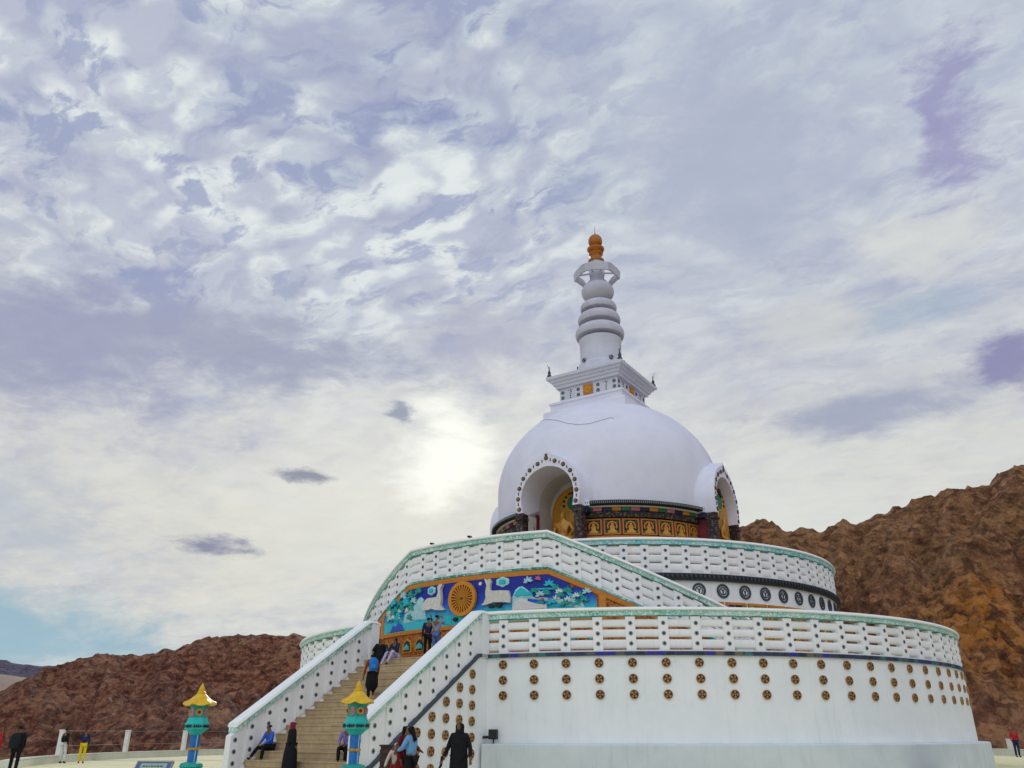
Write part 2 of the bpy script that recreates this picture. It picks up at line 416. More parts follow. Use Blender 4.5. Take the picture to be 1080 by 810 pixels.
# ------------------------------------------------------------------ upper terrace
UT = Mon('upper_terrace', (0, 0, D1), 'smaller round white upper terrace ringed by dark emblem rings above the lower terrace', 'terrace')
R2, D2 = 9.1, 6.27
mb = MB(); sweep(mb, arc(R2, 0, 356, 4)[:], [(0, D1), (0, D2-.22), (-.5, D2-.22), (-.5, D1)], closed=True); UT.part('wall', mb, 'white', smooth=30)
mb = MB(); rows = [[cylp(r, a, z) for a in range(0, 360, 3)] for r, z in ((.1, D2-.02), (R2-.02, D2-.02), (R2-.02, D2-.2))]
mb.grid(rows, 0, True); UT.part('deck', mb, 'stone')
balustrade(UT, arc(R2-.05, 12.5, 347.5, 2, lambda a: D2), 'fascia_c', 'dark', (-.22, 0))
# dentils of the dark cornice band
mb = MB()
for i in range(14, 150):
    a = i*1.0+.5
    if a > 128: break
    p0 = cylp(R2+.135, a-.32, 0); p1 = cylp(R2+.135, a+.32, 0); pm = cylp(R2+.135, a, 0); q = cylp(R2+.10, a, 0)
    n_ = Vector((sin(radians(a)), -cos(radians(a)), 0))*.025
    vs = [(p0[0], p0[1], D2-.04), (p1[0], p1[1], D2-.04), (pm[0], pm[1], D2-.18)]
    vs2 = [(x+n_.x, y+n_.y, z) for x, y, z in vs]
    mb.add(vs+vs2, [(3, 4, 5), (0, 3, 5, 2), (1, 2, 5, 4), (0, 1, 4, 3)], 0)
UT.part('dentil_band', mb, 'ringblue')
for k in range(82):
    a = 20.0+4.39*k
    if a > 343: break
    if 125 < a < 262: continue
    put_post(UT, cylp(R2-.05, a, D2), radians(a))
ring0 = None
mb = MB(); mb.disc_y((0, 0, 0), .235, .03, 24, 0, rin=.165); mb.disc_y((0, 0, 0), .135, .02, 20, 0, rin=.105)
mb.box(-.02, .02, -.025, 0, -.12, .03, 0); mb.poly_y([(-.07, .09), (-.02, -.01), (.02, -.01), (.07, .09), (0, .03)], 0, .025, 0)
for k in range(-11, 12):
    a = 44.3+5.4545*k
    if a < 14 and a > -14: continue
    loc = UT.loc(cylp(R2, a, 5.74))
    if ring0 is None: ring0 = build('emblem_ring', mb, ['ringblue'], UT.root, (0, 0, 0), S, loc, radians(a))
    else: copy_at(ring0, loc, radians(a), UT.root)
# frieze of painted panels on the upper terrace wall
pan = MB(); hw = R2*radians(2.45)
pan.box(-hw, hw, -.03, 0, D1+.15-4.4, 5.38-4.4, 0)
for x0, x1, z0, z1 in ((-hw, hw, .90, .98), (-hw, hw, -.80, -.72), (-hw, -hw+.07, -.72, .90), (hw-.07, hw, -.72, .90), (-hw+.07, hw-.07, .1, .17)):
    pan.box(x0, x1, -.07, -.03, z0, z1, 1)
pan.disc_y((0, -.03, .53), .2, .03, 14, 2, rin=.13); pan.disc_y((0, -.03, .53), .1, .04, 12, 1)
pan.disc_y((0, -.03, -.3), .24, .03, 14, 3, rin=.15)
p0 = None
for k in range(-14, 17):
    a = 5.4545*k+3.4
    loc = UT.loc(cylp(R2, a, 4.4))
    if p0 is None: p0 = build('painted_panel', pan, ['muralpanel', 'orange_p', 'turq', 'yellow_p'], UT.root, (0, 0, 0), S, loc, radians(a))
    else: copy_at(p0, loc, radians(a), UT.root)

# ------------------------------------------------------------------ entrance staircase
ES = Mon('entrance_staircase', (0, -15.5, 0), 'straight tan stone staircase between sloping white parapets with turquoise edges', 'staircase')
mb = MB()
n = 16; rise = 3.087/15; run = .32
for i in range(n):
    zt = D1-i*rise; y1 = -13.0-i*run; y0 = y1-run
    if i == 0: y1 = -12.6
    mb.box(-2.0, 2.0, y0, y1, -.1, zt-.03, 0)
    mb.box(-2.0, 2.0, y0-.02, y1, zt-.03, zt, 0)
ES.part('steps', mb, 'stone')
sl = lambda y: min(D1, (y+18.6)*.643)
for sx in (1, -1):
    prof = [(-18.0, 0), (-18.0, sl(-18.0)-.09), (-13.25, D1-.1), (-12.75, D1-.1), (-12.75, 0)]
    mb = MB(); xs = (1.98*sx, 2.22*sx)
    a_ = [(xs[0], y, z) for y, z in prof]; b_ = [(xs[1], y, z) for y, z in prof]
    mb.grid([a_, b_], 0, True); mb.add(a_, [list(range(5))], 0); mb.add(b_, [list(range(5))], 0)
    ES.part('side_wall', mb, 'white')
    ys = [-17.9+.2*i for i in range(24)]+[-13.22, -12.88]
    path = [(2.1*sx, y, sl(y)) for y in ys]
    if sx < 0: path = path[::-1]
    balustrade(ES, path, 'fascia', 'ringblue', (-.09, 0.), solid=True)
    for k in range(8):
        y = -13.62-.535*k
        if k < 8: put_post(ES, (2.1*sx, y, sl(y)+.01), pi/2, .643)
    y = -17.86
    o = put_post(ES, (2.1*sx, y, sl(y)+.01), pi/2, .643)
    # corner post at the head of the stair
    mb = MB(); mb.box(2.1*sx-.17, 2.1*sx+.17, -13.14, -12.80, D1-.1, D1+1.1, 0); ES.part('newel', mb, 'white')
    
side0 = None
for sx in (1, -1):
    for k, y in enumerate((-13.55, -14.12, -14.70, -15.28, -15.86, -16.44, -17.02)):
        z = sl(y)-.36
        while z > .55:
            loc = ES.loc((2.22*sx, y, z))
            copy_at(med0, loc, pi/2*sx, ES.root); z -= .40

# ------------------------------------------------------------------ curved staircase with the relief mural
CS = Mon('curved_staircase', (0, -10, D1), 'curved double staircase wrapping an orange framed relief mural with deer and golden wheel', 'staircase')
R3 = 10.7
zb = lambda a: D2 if abs(a) <= 15.3 else D2-.083*(abs(a)-15.3)
pa = [-49.3+i*1. for i in range(34)]+[-15.3+1.02*i for i in range(31)]+[16.3+i*1. for i in range(34)]
path = [cylp(R3-.1, a, zb(a)) for a in pa]
balustrade(CS, path, 'fascia', 'greenstrip', (-.07, 0))
for a in [-1+3.6*k for k in range(-3, 5)]:
    if abs(a) < 15: put_post(CS, cylp(R3-.1, a, D2), radians(a))
shp = .083/(radians(1)*R3)
for k in range(10):
    a = 16.9+3.33*k
    put_post(CS, cylp(R3-.1, a, zb(a)), radians(a), -shp); put_post(CS, cylp(R3-.1, -a, zb(a)), radians(-a), shp)
mb = MB()
top = [cylp(R3, a, zb(a)-.07) for a in pa]; bot = [cylp(R3, a, D1) for a in pa]
topi = [cylp(R3-.25, a, zb(a)-.07) for a in pa]; boti = [cylp(R3-.25, a, D1) for a in pa]
mb.grid([bot, top, topi, boti]); CS.part('wall', mb, 'orange', smooth=30)
mb = MB()   # treads behind the parapet
for sg in (1, -1):
    for i in range(17):
        a0 = 15.3+2*i; z = D2-.166*(i+1)+.05
        q = [cylp(r, sg*a, zz) for zz in (D1, z) for r, a in ((R2+.02, a0), (R3-.26, a0), (R3-.26, a0+2), (R2+.02, a0+2))]
        mb.add(q, [(0, 1, 2, 3), (4, 5, 6, 7), (0, 1, 5, 4), (1, 2, 6, 5), (2, 3, 7, 6), (3, 0, 4, 7)])
rows = [[cylp(r, a, z) for a in [-15.3+1.7*i for i in range(19)]] for r, z in ((R2-.4, D2-.2), (R2-.4, D2-.01), (R3-.26, D2-.01), (R3-.26, D2-.2), (R2-.4, D2-.2))]
mb.grid(rows); CS.part('treads', mb, 'stone')
# orange raised border following the parapet foot
mb = MB(); sweep(mb, [cylp(R3, a, zb(a)) for a in pa if abs(a) < 34], [(.003, -.24), (.05, -.24), (.06, -.155), (.05, -.075), (.003, -.075)]); CS.part('border', mb, 'orange_p', smooth=40)
mb = MB()
A = [-24.6+.6*i for i in range(81)]
def ft(a): return min(zb(a)-.24, 9)
rows = []
for j in range(9):
    row = []
    for a in A:
        lo = 4.64; hi = ft(a)
        # rounded ends
        d = min(a+24.6, 24.0-a+.001)
        if a > 19: hi = min(hi, lo+.95*sqrt(max(0, 1-((a-19)/5.0)**4))+.0)
        row.append(cylp(R3+.03, a, lo+(max(hi, lo+.02)-lo)*j/8))
    rows.append(row)
A2 = list(A)
mb.grid(rows); field = CS.part('relief_panel', mb, 'field', smooth=30)
mb = MB(); sweep(mb, [cylp(R3, a, 4.64) for a in A], [(.003, -.12), (.06, -.12), (.07, 0), (.003, 0)]); CS.part('sill', mb, 'orange_p', smooth=40)
for a in (-25.1, 24.3):
    mb = MB()
    sweep(mb, [cylp(R3, a-.6, 0), cylp(R3, a+.6, 0)], [(.003, D1), (.055, D1), (.055, 5.45), (.003, 5.45)])
    CS.part('jamb', mb, 'orange_p')
def relief(name, polys, th, mat, R=R3+.03, parent=None, smooth=None):
    mb = MB()
    for poly in polys:
        n_ = len(poly)
        c = (sum(p[0] for p in poly)/n_, sum(p[1] for p in poly)/n_)
        mb.grid([[cylp(R-.01, a, z) for a, z in poly], [cylp(R+th*.7, a, z) for a, z in poly],
                 [cylp(R+th, c[0]+(a-c[0])*.86, c[1]+(z-c[1])*.86) for a, z in poly]], 0, True)
        mb.add([cylp(R+th, c[0]+(a-c[0])*.86, c[1]+(z-c[1])*.86) for a, z in poly], [list(range(n_))])
    return CS.part(name, mb, mat, parent, smooth=smooth)
deerL = [(-10.42, 5.46), (-9.78, 5.56), (-9.22, 5.61), (-7.92, 5.61), (-6.93, 5.61), (-6.61, 5.76), (-6.73, 5.88), (-6.84, 5.93), (-6.5, 6.0), (-5.97, 6.02), (-5.54, 6.0), (-5.95, 5.91), (-6.11, 5.84), (-5.87, 5.61), (-5.83, 5.44), (-5.98, 5.33), (-5.52, 5.23), (-4.83, 5.16), (-5.85, 5.16), (-7.26, 5.19), (-8.18, 5.25), (-9.1, 5.22), (-10.25, 5.22), (-10.87, 5.32)]
deerR = [(3.65, 6.02), (4.15, 5.97), (4.65, 6.01), (4.97, 5.9), (4.78, 5.83), (4.74, 5.67), (5.16, 5.61), (6.73, 5.61), (7.91, 5.59), (8.33, 5.58), (8.49, 5.45), (8.66, 5.35), (8.56, 5.2), (7.45, 5.23), (5.54, 5.25), (4.58, 5.21), (3.59, 5.18), (3.09, 5.19), (3.58, 5.26), (3.95, 5.41), (3.86, 5.6), (4.09, 5.8), (3.78, 5.94)]
def flatrelief(name, polys, th, mat):
    mb = MB()
    for poly in polys:
        a_ = [cylp(R3+.025, a, z) for a, z in poly]; b_ = [cylp(R3+.03+th, a, z) for a, z in poly]
        mb.grid([a_, b_], 0, True); mb.add(b_, [list(range(len(poly)))])
    return CS.part(name, mb, mat)
flatrelief('deer_relief', [deerL], .12, 'deer'); flatrelief('deer_relief', [deerR], .12, 'deer')
def ell(a, z, ra, rz, n=12, ph=0): return [(a+ra*cos(2*pi*k/n+ph), z+rz*sin(2*pi*k/n+ph)) for k in range(n)]
def scall(a, z, ra, rz, lobes=6):
    return [(a+ra*cos(t)*(1+.16*abs(sin(lobes*t/2))), z+rz*sin(t)*(1+.16*abs(sin(lobes*t/2)))) for t in [2*pi*k/36 for k in range(36)]]
for c in ((-8.74, 5.86, .95, .13), (7.0, 5.88, 1.15, .14)):
    relief('cloud_relief', [scall(c[0], c[1], c[2], c[3])], .05, 'paleblue')
    relief('cloud_swirl', [scall(c[0], c[1], c[2]*.55, c[3]*.55, 4)], .08, 'cyan')
relief('moon_relief', [ell(2.52, 5.89, .32, .06)], .04, 'whitep')
moundL = [(-16.9, 4.9), (-16.41, 5.21), (-14.89, 5.4), (-13.19, 5.51), (-12.41, 5.66), (-11.61, 5.71), (-10.87, 5.61), (-11.1, 5.42), (-10.23, 5.17), (-10.15, 4.94)]
moundR = [(8.72, 4.9), (8.84, 5.39), (9.4, 5.6), (9.99, 5.68), (10.7, 5.7), (11.35, 5.61), (12.44, 5.35), (13.2, 5.3), (14.3, 5.33), (16, 5.25), (18.5, 5.22), (21, 5.15), (21.5, 4.9)]
relief('hill_relief', [moundL], .03, 'paleblue'); relief('hill_relief', [moundR], .03, 'paleblue')
relief('hill_relief', [[(9.2, 5.42), (9.5, 5.55), (10.0, 5.60), (10.4, 5.67), (10.9, 5.62), (11.4, 5.58), (11.7, 5.45), (11.2, 5.38), (10.4, 5.42), (9.8, 5.37)]], .06, 'cyan')
relief('hill_relief', [[(8.9, 4.95), (9.2, 5.2), (10.4, 5.3), (12, 5.2), (13.5, 5.12), (15, 5.1), (15, 4.95)]], .07, 'whitep')
relief('wave_relief', [[(-22.9, 4.66), (-22.8, 5.05), (-20.5, 5.0), (-18.5, 5.12), (-17, 4.98), (-15, 5.05), (-13, 4.95), (-10, 5.02), (-8, 4.92), (-5, 4.98), (-3.6, 4.9), (-3.6, 4.66)]], .02, 'cyan')
relief('wave_relief', [[(-21.6, 4.67), (-20.6, 4.9), (-19.5, 4.84), (-18.6, 4.97), (-17.4, 4.88), (-16.4, 4.67)]], .035, 'royal')
relief('wave_relief', [[(3.4, 4.66), (3.4, 5.12), (6, 5.16), (9, 5.12), (12, 5.05), (16, 5.08), (20, 5.0), (22.6, 5.02), (22.8, 4.66)]], .02, 'cyan')
relief('wave_relief', [ell(6.3, 5.15, .7, .07, 10), ell(4.9, 5.13, .6, .05, 10), ell(-2.6, 4.82, .5, .07, 8)], .1, 'dark')
def leaf(a, z, L, ang, w=.22):
    ca, sa = cos(ang), sin(ang); k = 1/(R3*radians(1))
    pts = [(0, 0), (.35*L, w*L), (.7*L, w*.8*L), (L, 0), (.7*L, -w*.8*L), (.35*L, -w*L)]
    return [(a+(x*ca-y*sa)*k, z+x*sa+y*ca) for x, y in pts]
def star(a, z, L, ph): return [leaf(a, z, L, ph+t) for t in (0, .75, 1.55, 2.4, 3.1)]
LL = [(-12.31, 5.90), (-17.0, 5.84), (-20.3, 5.66), (-21.92, 5.5), (-18.36, 5.62), (-16.17, 5.65), (-14.51, 5.53), (-22.0, 5.35), (-19.5, 5.39), (-17.25, 5.44), (-21.58, 5.15), (-19.33, 5.1), (-14.6, 5.86), (-13.66, 5.61), (-18.4, 5.22), (-20.6, 5.32)]
LR = [(11.81, 5.86), (15.5, 5.72), (18.6, 5.5), (20.6, 5.35), (17.3, 5.36), (12.9, 5.53), (13.9, 5.41), (15.2, 5.44), (21.3, 5.2), (19.26, 5.18), (15.89, 5.16), (16.6, 5.6)]
rp = random.Random(5)
LL += [(rp.uniform(-22.5, -14), rp.uniform(5.0, 5.6)) for _ in range(9)]; LR += [(rp.uniform(12, 22), rp.uniform(5.05, 5.5)) for _ in range(9)]
for i, (a, z) in enumerate(LL+LR):
    relief('plant_relief', star(a, z-.03, (.17 if i < 28 else .12)+.05*random.random(), random.uniform(-.3, .3)), .06+.03*random.random(), ('turq', 'cyan', 'paleblue')[(i*5) % 3 if i % 4 else 0])
relief('stem_relief', [[(-21.5, 5.0), (-21.2, 5.0), (-19.0, 5.6), (-16.0, 5.78), (-13.3, 5.83), (-13.3, 5.80), (-16, 5.74), (-18.8, 5.56)]], .05, 'cyan')
relief('stem_relief', [[(20.8, 5.0), (20.5, 5.0), (18.5, 5.48), (15.5, 5.56), (12.3, 5.58), (12.3, 5.61), (15.6, 5.60), (18.8, 5.52)]], .05, 'cyan')
relief('flower_relief', star(13.6, 5.88, .12, -.2)+[ell(13.6, 5.9, .3, .05, 8)], .1, 'pink')
relief('flower_relief', [ell(14.2, 5.27, .3, .05, 8), ell(15.5, 5.24, .3, .04, 8)], .08, 'pink')
for a, z in ((17.2, 5.45), (16.7, 5.25), (18.6, 5.2), (20.0, 5.3), (-20.4, 5.15), (-18.2, 5.3), (-15.6, 5.3)):
    relief('blossom_relief', star(a, z, .14, .2), .07, 'whitep')
# golden wheel
wr = MB(); W0 = cylp(R3+.06, -1.0, 5.46)
wr.disc_y((0, 0, 0), .56, .10, 40, 0, rin=.44); wr.disc_y((0, 0, 0), .45, .03, 40, 1)
for k in range(24):
    a = 2*pi*k/24; c, s_ = cos(a), sin(a)
    wr.poly_y([(x*c-y*s_, x*s_+y*c) for x, y in ((.08, -.008), (.45, -.026), (.45, .026), (.08, .008))], -.03, .06, 0)
wr.disc_y((0, 0, 0), .10, .09, 20, 0); wr.disc_y((0, 0, 0), .05, .12, 14, 1)
o = build('golden_wheel', wr, ['wheelgold', 'wheeldark'], CS.root, (0, 0, 0), S, CS.loc(W0), radians(-1.0))
# arched small niches below
mb = MB(); ar = [(-.25, -.1), (-.26, .14), (-.18, .28), (0, .36), (.18, .28), (.26, .14), (.25, -.1)]
mb.poly_y(ar, 0, .03, 0)
mb.poly_y([(x*.72, z*.78+.02) for x, z in ar], -.03, .02, 1)
mb.poly_y([(-.16, -.02), (-.14, .10), (0, .17), (.14, .10), (.16, -.02)], -.05, .02, 2); mb.poly_y([(-.07, -.01), (-.05, .05), (0, .08), (.05, .05), (.07, -.01)], -.07, .02, 0)
an = None
for k in range(13):
    a = -22.9+3.8*k
    loc = CS.loc(cylp(R3+.01, a, 4.02))
    if an is None: an = build('arched_motif', mb, ['yellow_p', 'dark', 'cyan'], CS.root, (0, 0, 0), S, loc, radians(a))
    else: copy_at(an, loc, radians(a), CS.root)

# ------------------------------------------------------------------ stupa: drum, dome, niches, harmika, spire
ST = Mon('stupa', (0, 0, D2-.02), 'lavender-white domed stupa with niches and slender gold-tipped spire crowning the terraces', 'stupa')
outer = [(-1.40, 9.6), (-1.49, 10.0), (-1.50, 10.35), (-1.42, 10.75), (-1.24, 11.13), (-1.0, 11.42), (-.72, 11.64), (-.4, 11.79), (-.16, 11.90), (0, 12.06)]
inner = [(-1.15, 9.6), (-1.22, 10.0), (-1.22, 10.3), (-1.15, 10.6), (-1.0, 10.88), (-.80, 11.09), (-.56, 11.25), (-.30, 11.34), (-.12, 11.38), (0, 11.39)]
outer = outer+[(-x, z) for x, z in reversed(outer[:-1])]; inner = inner+[(-x, z) for x, z in reversed(inner[:-1])]
def halfw(z, k):
    pts = (outer if k else inner)[:10]
    for (x0, z0), (x1, z1) in zip(pts, pts[1:]):
        if z0 <= z <= z1: return -(x0+(x1-x0)*(z-z0)/(z1-z0))
    return pts[0][0]*-1 if z < pts[0][1] else 0
mb = MB()
def dr(z):
    if z < 11.35: return 5.05-.05*((11.35-z)/1.5)**2
    return 5.05*sqrt(max(0, 1-((z-11.35)/4.3)**2))
zs = [9.82+(11.35-9.82)*i/16 for i in range(17)]+[11.35+4.3*sin(pi/2*i/34) for i in range(1, 33)]
N = 720
idx = {}
for i, z in enumerate(zs):
    for k in range(N):
        a = 2*pi*k/N; mb.v.append((dr(z)*sin(a), -dr(z)*cos(a), z))
for i in range(len(zs)-1):
    for k in range(N):
        zc = (zs[i]+zs[i+1])/2; a = 2*pi*(k+.5)/N
        aa = (a+pi/4) % (pi/2)-pi/4; x = dr(zc)*sin(aa)
        hw_ = (halfw(zc, 1)+halfw(zc, 0))/2
        if abs(x) < hw_ and zc < 11.70: continue
        mb.f.append([i*N+k, i*N+(k+1) % N, (i+1)*N+(k+1) % N, (i+1)*N+k]); mb.m.append(0)
ST.part('dome', mb, 'dome', smooth=60)
# cable slung over the dome
cab = []
for a, z in ((-38, 14.6), (-27, 14.5), (-15.6, 14.24), (-3.5, 13.89), (4.7, 13.56), (11.9, 13.36), (18.3, 13.35), (24.5, 13.5), (30.4, 13.65), (31.9, 13.56)):
    r = dr(z)+.02; cab.append((r*sin(radians(a)), -r*cos(radians(a)), z))
fine = []
for i in range(len(cab)-1):
    for j in range(5):
        t = j/5; p = Vector(cab[i]).lerp(Vector(cab[i+1]), t)
        rr = hypot(p.x, p.y); k = (dr(p.z)+.02)/rr; fine.append((p.x*k, p.y*k, p.z))
mb = MB(); mb.tube(fine, .008, 5); ST.part('cable', mb, 'grey')
seg_arcs = [(90*q+14.5, 90*q+75.5) for q in range(4)]
for q, (a0, a1) in enumerate(seg_arcs):
    mb = MB(); sweep(mb, arc(4.72, a0, a1, 2), [(0, 6.25), (0, 9.75), (-.3, 9.75), (-.3, 6.25)]); dr_w = ST.part('drum_wall', mb, 'maroon', smooth=30)
    if q > 1 and q != 3: pass
    # eave of dark tiles, white bracket ends
    mb = MB(); sweep(mb, arc(4.7, a0+1.5, a1-1.5, 1.5), [(0, 9.70), (.56, 9.64), (.60, 9.66), (.60, 9.80), (.25, 9.91), (0, 9.93)]); ev = ST.part('eave', mb, 'dark2', smooth=30)
    mb = MB()
    for i in range(int((a1-a0-4)/.85)):
        a = a0+2+.85*i
        sweep(mb, [cylp(5.30, a-.16, 9.74), cylp(5.30, a+.16, 9.74)], rect(0, .03, -.05, .03))
    ST.part('tile_end', mb, 'grey', ev)
    mb = MB(); sweep(mb, arc(4.7, a0+.5, a1-.5, 2), [(.3, 9.59), (.40, 9.59), (.42, 9.635), (.3, 9.635)]); ST.part('cornice_strip', mb, 'kerb', smooth=30)
    cw = ['orange_p', 'green_p', 'pink', 'navy']
    for i in range(14):
        b0 = a0+(a1-a0)*i/14; b1 = a0+(a1-a0)*(i+1)/14
        mb = MB(); sweep(mb, arc(4.7, b0+.1, b1-.1, 2), [(.1, 9.46), (.28, 9.46), (.31, 9.585), (.1, 9.585)]); ST.part('valance', mb, cw[(i+1) % 4])
    mb = MB(); sweep(mb, arc(4.7, a0, a1, 2), rect(0, .22, 9.22, 9.45)); ST.part('carved_band', mb, 'darkcarve', smooth=30)
    mb = MB()
    for i in range(46):
        a = a0+1+(a1-a0-2)*i/45
        p = cylp(4.925, a, 9.30+.05*(i % 3)); mb.disc_y((p[0], p[1], p[2]), .02, .02, 5)
    mb = MB(); sweep(mb, arc(4.72, a0, a1, 2), rect(0, .12, 8.36, 8.50)); sweep(mb, arc(4.72, a0, a1, 2), rect(0, .06, 8.20, 8.3)); ST.part('rail_moulding', mb, 'orange_p', smooth=30)
for q in range(4):       # white corner brackets between hood and eave
    for sg in (-1, 1):
        mb = MB(); a = 90*q+sg*16.8
        sweep(mb, arc(4.7, a-1.5, a+1.5, 1), rect(0, .62, 9.62, 9.86)); ST.part('bracket', mb, 'dome')
# relief panels of the drum
pn = MB(); w, h = .33, .32
pn.box(-w, w, -.03, 0, -h, h, 3)
for sx in (-1, 1):
    for sz in (-1, 1): pn.disc_y((sx*.21, -.03, sz*.2), .05, .02, 8, 5)
    pn.box(sx*.375-.025, sx*.375+.025, -.07, .0, -h, h+.05, 4)
for x0, x1, z0, z1 in ((-w, w, h-.055, h), (-w, w, -h, -h+.055), (-w, -w+.055, -h+.055, h-.055), (w-.055, w, -h+.055, h-.055)):
    pn.box(x0, x1, -.085, -.03, z0, z1, 0)
n = 14; aro = [(.21*cos(pi*(-.18+1.36*k/n)), .02+.21*sin(pi*(-.18+1.36*k/n))) for k in range(n+1)]; ari = [(.155*cos(pi*(-.18+1.36*k/n)), .02+.155*sin(pi*(-.18+1.36*k/n))) for k in range(n+1)]
f_ = [(x, -.06, z) for x, z in aro]; g_ = [(x, -.06, z) for x, z in ari]; f0 = [(x, -.03, z) for x, z in aro]; g0 = [(x, -.03, z) for x, z in ari]
pn.grid([f0, f_, g_, g0], 1); pn.disc_y((0, -.03, .02), .15, .012, 16, 4)
pn.poly_y([(-.16, -.24), (-.17, -.17), (-.08, -.12), (-.10, 0), (-.05, .06), (.05, .06), (.10, 0), (.08, -.12), (.17, -.17), (.16, -.24)], -.04, .05, 2)
pn.disc_y((0, -.05, .10), .05, .04, 10, 2); pn.poly_y([(-.2, -.265), (-.18, -.235), (.18, -.235), (.2, -.265)], -.03, .07, 1)
pn0 = None
for q in range(4):
    if q == 2: continue
    for k in range(-3, 4):
        for zc in (8.86, 7.9):
            a = 90*q+45+8.75*k; loc = ST.loc(cylp(4.74, a, zc))
            if pn0 is None: pn0 = build('seated_figure_panel', pn, ['orange_p', 'yellow_p', 'gold', 'dark', 'maroon', 'green_p'], ST.root, (0, 0, 0), S, loc, radians(a))
            else: copy_at(pn0, loc, radians(a), ST.root)
# four niches
def rotq(mb, q):
    a = q*pi/2; c, s_ = cos(a), sin(a)
    mb.v = [(x*c-y*s_, x*s_+y*c, z) for x, y, z in mb.v]; return mb
Yf, Yb = -5.50, -3.1
YBQ = {0: -3.1, 1: -5.08, 2: -3.1, 3: -3.1}
for q in range(4):
    mb = MB()
    fo = [(x, Yf, z) for x, z in outer]; fi = [(x, Yf, z) for x, z in inner]
    def ringk(k, t):
        out = []
        for x, z in outer:
            X = x*k; Z_ = max(9.6, 10.3+(z-10.3)*(1+(k-1)*.6)); r_ = dr(min(Z_, 15.4)); yd = -sqrt(max(.5, r_*r_-X*X))
            out.append((X, Yf*(1-t)+(yd+.03)*t, Z_))
        return out
    b1, b2, b3 = ringk(1.01, .2), ringk(1.03, .6), ringk(1.07, .88); bo = ringk(1.14, 1.0); bi = [(x, -4.1, z) for x, z in inner]
    b4 = [(x, y+.35, z) for x, y, z in bo]
    mb.grid([bi, fi, [(x, Yf-.03, z+(.0)) for x, z in inner], [(x, Yf-.03, z) for x, z in outer], fo, b1, b2, b3, bo, b4])
    mb.add([fi[0], fo[0], b1[0], b2[0], b3[0], bo[0], b4[0], bi[0]], [tuple(range(8))]); mb.add([fi[-1], fo[-1], b1[-1], b2[-1], b3[-1], bo[-1], b4[-1], bi[-1]], [tuple(range(8))])
    hood = ST.part('niche_hood', rotq(mb, q), 'dome', smooth=38)
    mb = MB()     # inner vault, side walls, back wall
    prof = [(-1.22, 6.25)]+inner+[(1.22, 6.25)]
    prof = [(x*1.0, z) for x, z in prof]; prof[0] = (-1.19, 6.25); prof[-1] = (1.19, 6.25)
    fr = [(x, -4.1 if 0 < i < len(prof)-1 and z > 9.61 else -5.1, z) for i, (x, z) in enumerate(prof)]
    bk = [(x, Yb, z) for x, z in prof]
    mb.grid([fr, bk]); mb.add(bk, [list(range(len(bk)))])
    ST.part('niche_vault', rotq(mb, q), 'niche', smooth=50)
    # pillars
    for sx in (-1, 1):
        mb = MB(); x0, x1 = sorted((sx*1.18, sx*1.50))
        mb.box(x0, x1, -5.48, -5.12, 6.25, 9.598)
        mb.box(x0-.04, x1+.04, -5.54, -5.06, 9.34, 9.44)
        ST.part('pillar', rotq(mb, q), 'pillar')
        mb = MB(); x0, x1 = sorted((sx*1.20, sx*1.55)); mb.box(x0, x1, -5.10, -4.2, 9.42, 9.60); ST.part('lintel', rotq(mb, q), 'navy')
        mb = MB(); x0, x1 = sorted((sx*1.235, sx*1.30)); mb.box(x0, x1, -5.12, -4.5, 6.25, 9.41); ST.part('side_jamb', rotq(mb, q), 'maroon')
    if q == 2: continue
    # beads and medallions around the arch
    mid = [((o_[0]+i_[0])/2, (o_[1]+i_[1])/2) for o_, i_ in zip(outer, inner)]
    L = [0]
    for a_, b_ in zip(mid, mid[1:]): L.append(L[-1]+hypot(b_[0]-a_[0], b_[1]-a_[1]))
    def at(s_):
        for i in range(len(mid)-1):
            if L[i] <= s_ <= L[i+1]+1e-6:
                t = (s_-L[i])/(L[i+1]-L[i]); return (mid[i][0]+(mid[i+1][0]-mid[i][0])*t, mid[i][1]+(mid[i+1][1]-mid[i][1])*t)
    NM = 13
    for k in range(NM):
        x, z = at(L[-1]*(k+.35)/(NM-.3)); mb = MB()
        mb.disc_y((x, Yf-.03, z), .088, .03, 14, 0); mb.disc_y((x, Yf-.06, z), .05, .012, 8, 1, rin=.025)
        ST.part('rosette', rotq(mb, q), ['medbrown', 'medgold'], hood)
        if k < NM-1:
            x, z = at(L[-1]*(k+.85)/(NM-.3)); mb = MB(); mb.box(x-.017, x+.017, Yf-.05, Yf-.03, z-.06, z+.06, 0)
            ST.part('bead', rotq(mb, q), ['medbrown'], hood)
    mb = MB(); mb.disc_y((0, Yf-.03, 11.86), .055, .03, 10, 0); ST.part('rosette', rotq(mb, q), ['medbrown'], hood)
    # golden arched back panel
    n = 16
    def archp(w, zt, zbm=7.4): return [(-w, zbm)]+[(-w*cos(pi*k/n), zt-w+w*sin(pi*k/n)) for k in range(n+1)]+[(w, zbm)]
    mb = MB()
    YB = YBQ[q]; mb.poly_y(archp(1.14, 11.12), YB, .05, 0); mb.poly_y(archp(1.02, 11.0), YB-.05, .03, 1); mb.poly_y(archp(.86, 10.85), YB-.08, .03, 2)
    bp = ST.part('gilt_panel', rotq(mb, q), ['orange_p', 'yellow_p', 'gold'])
    mb = MB()
    mb.disc_y((0, YB-.11, 10.38), .42, .03, 24, 0, rin=.34); mb.disc_y((0, YB-.11, 10.38), .34, .015, 24, 1)
    for k in range(9):
        t = radians(-10+25*k); x, z = .52*cos(t), 10.38+.45*sin(t)
        mb.disc_y((x, YB-.11, z), .055, .05, 7, 2)
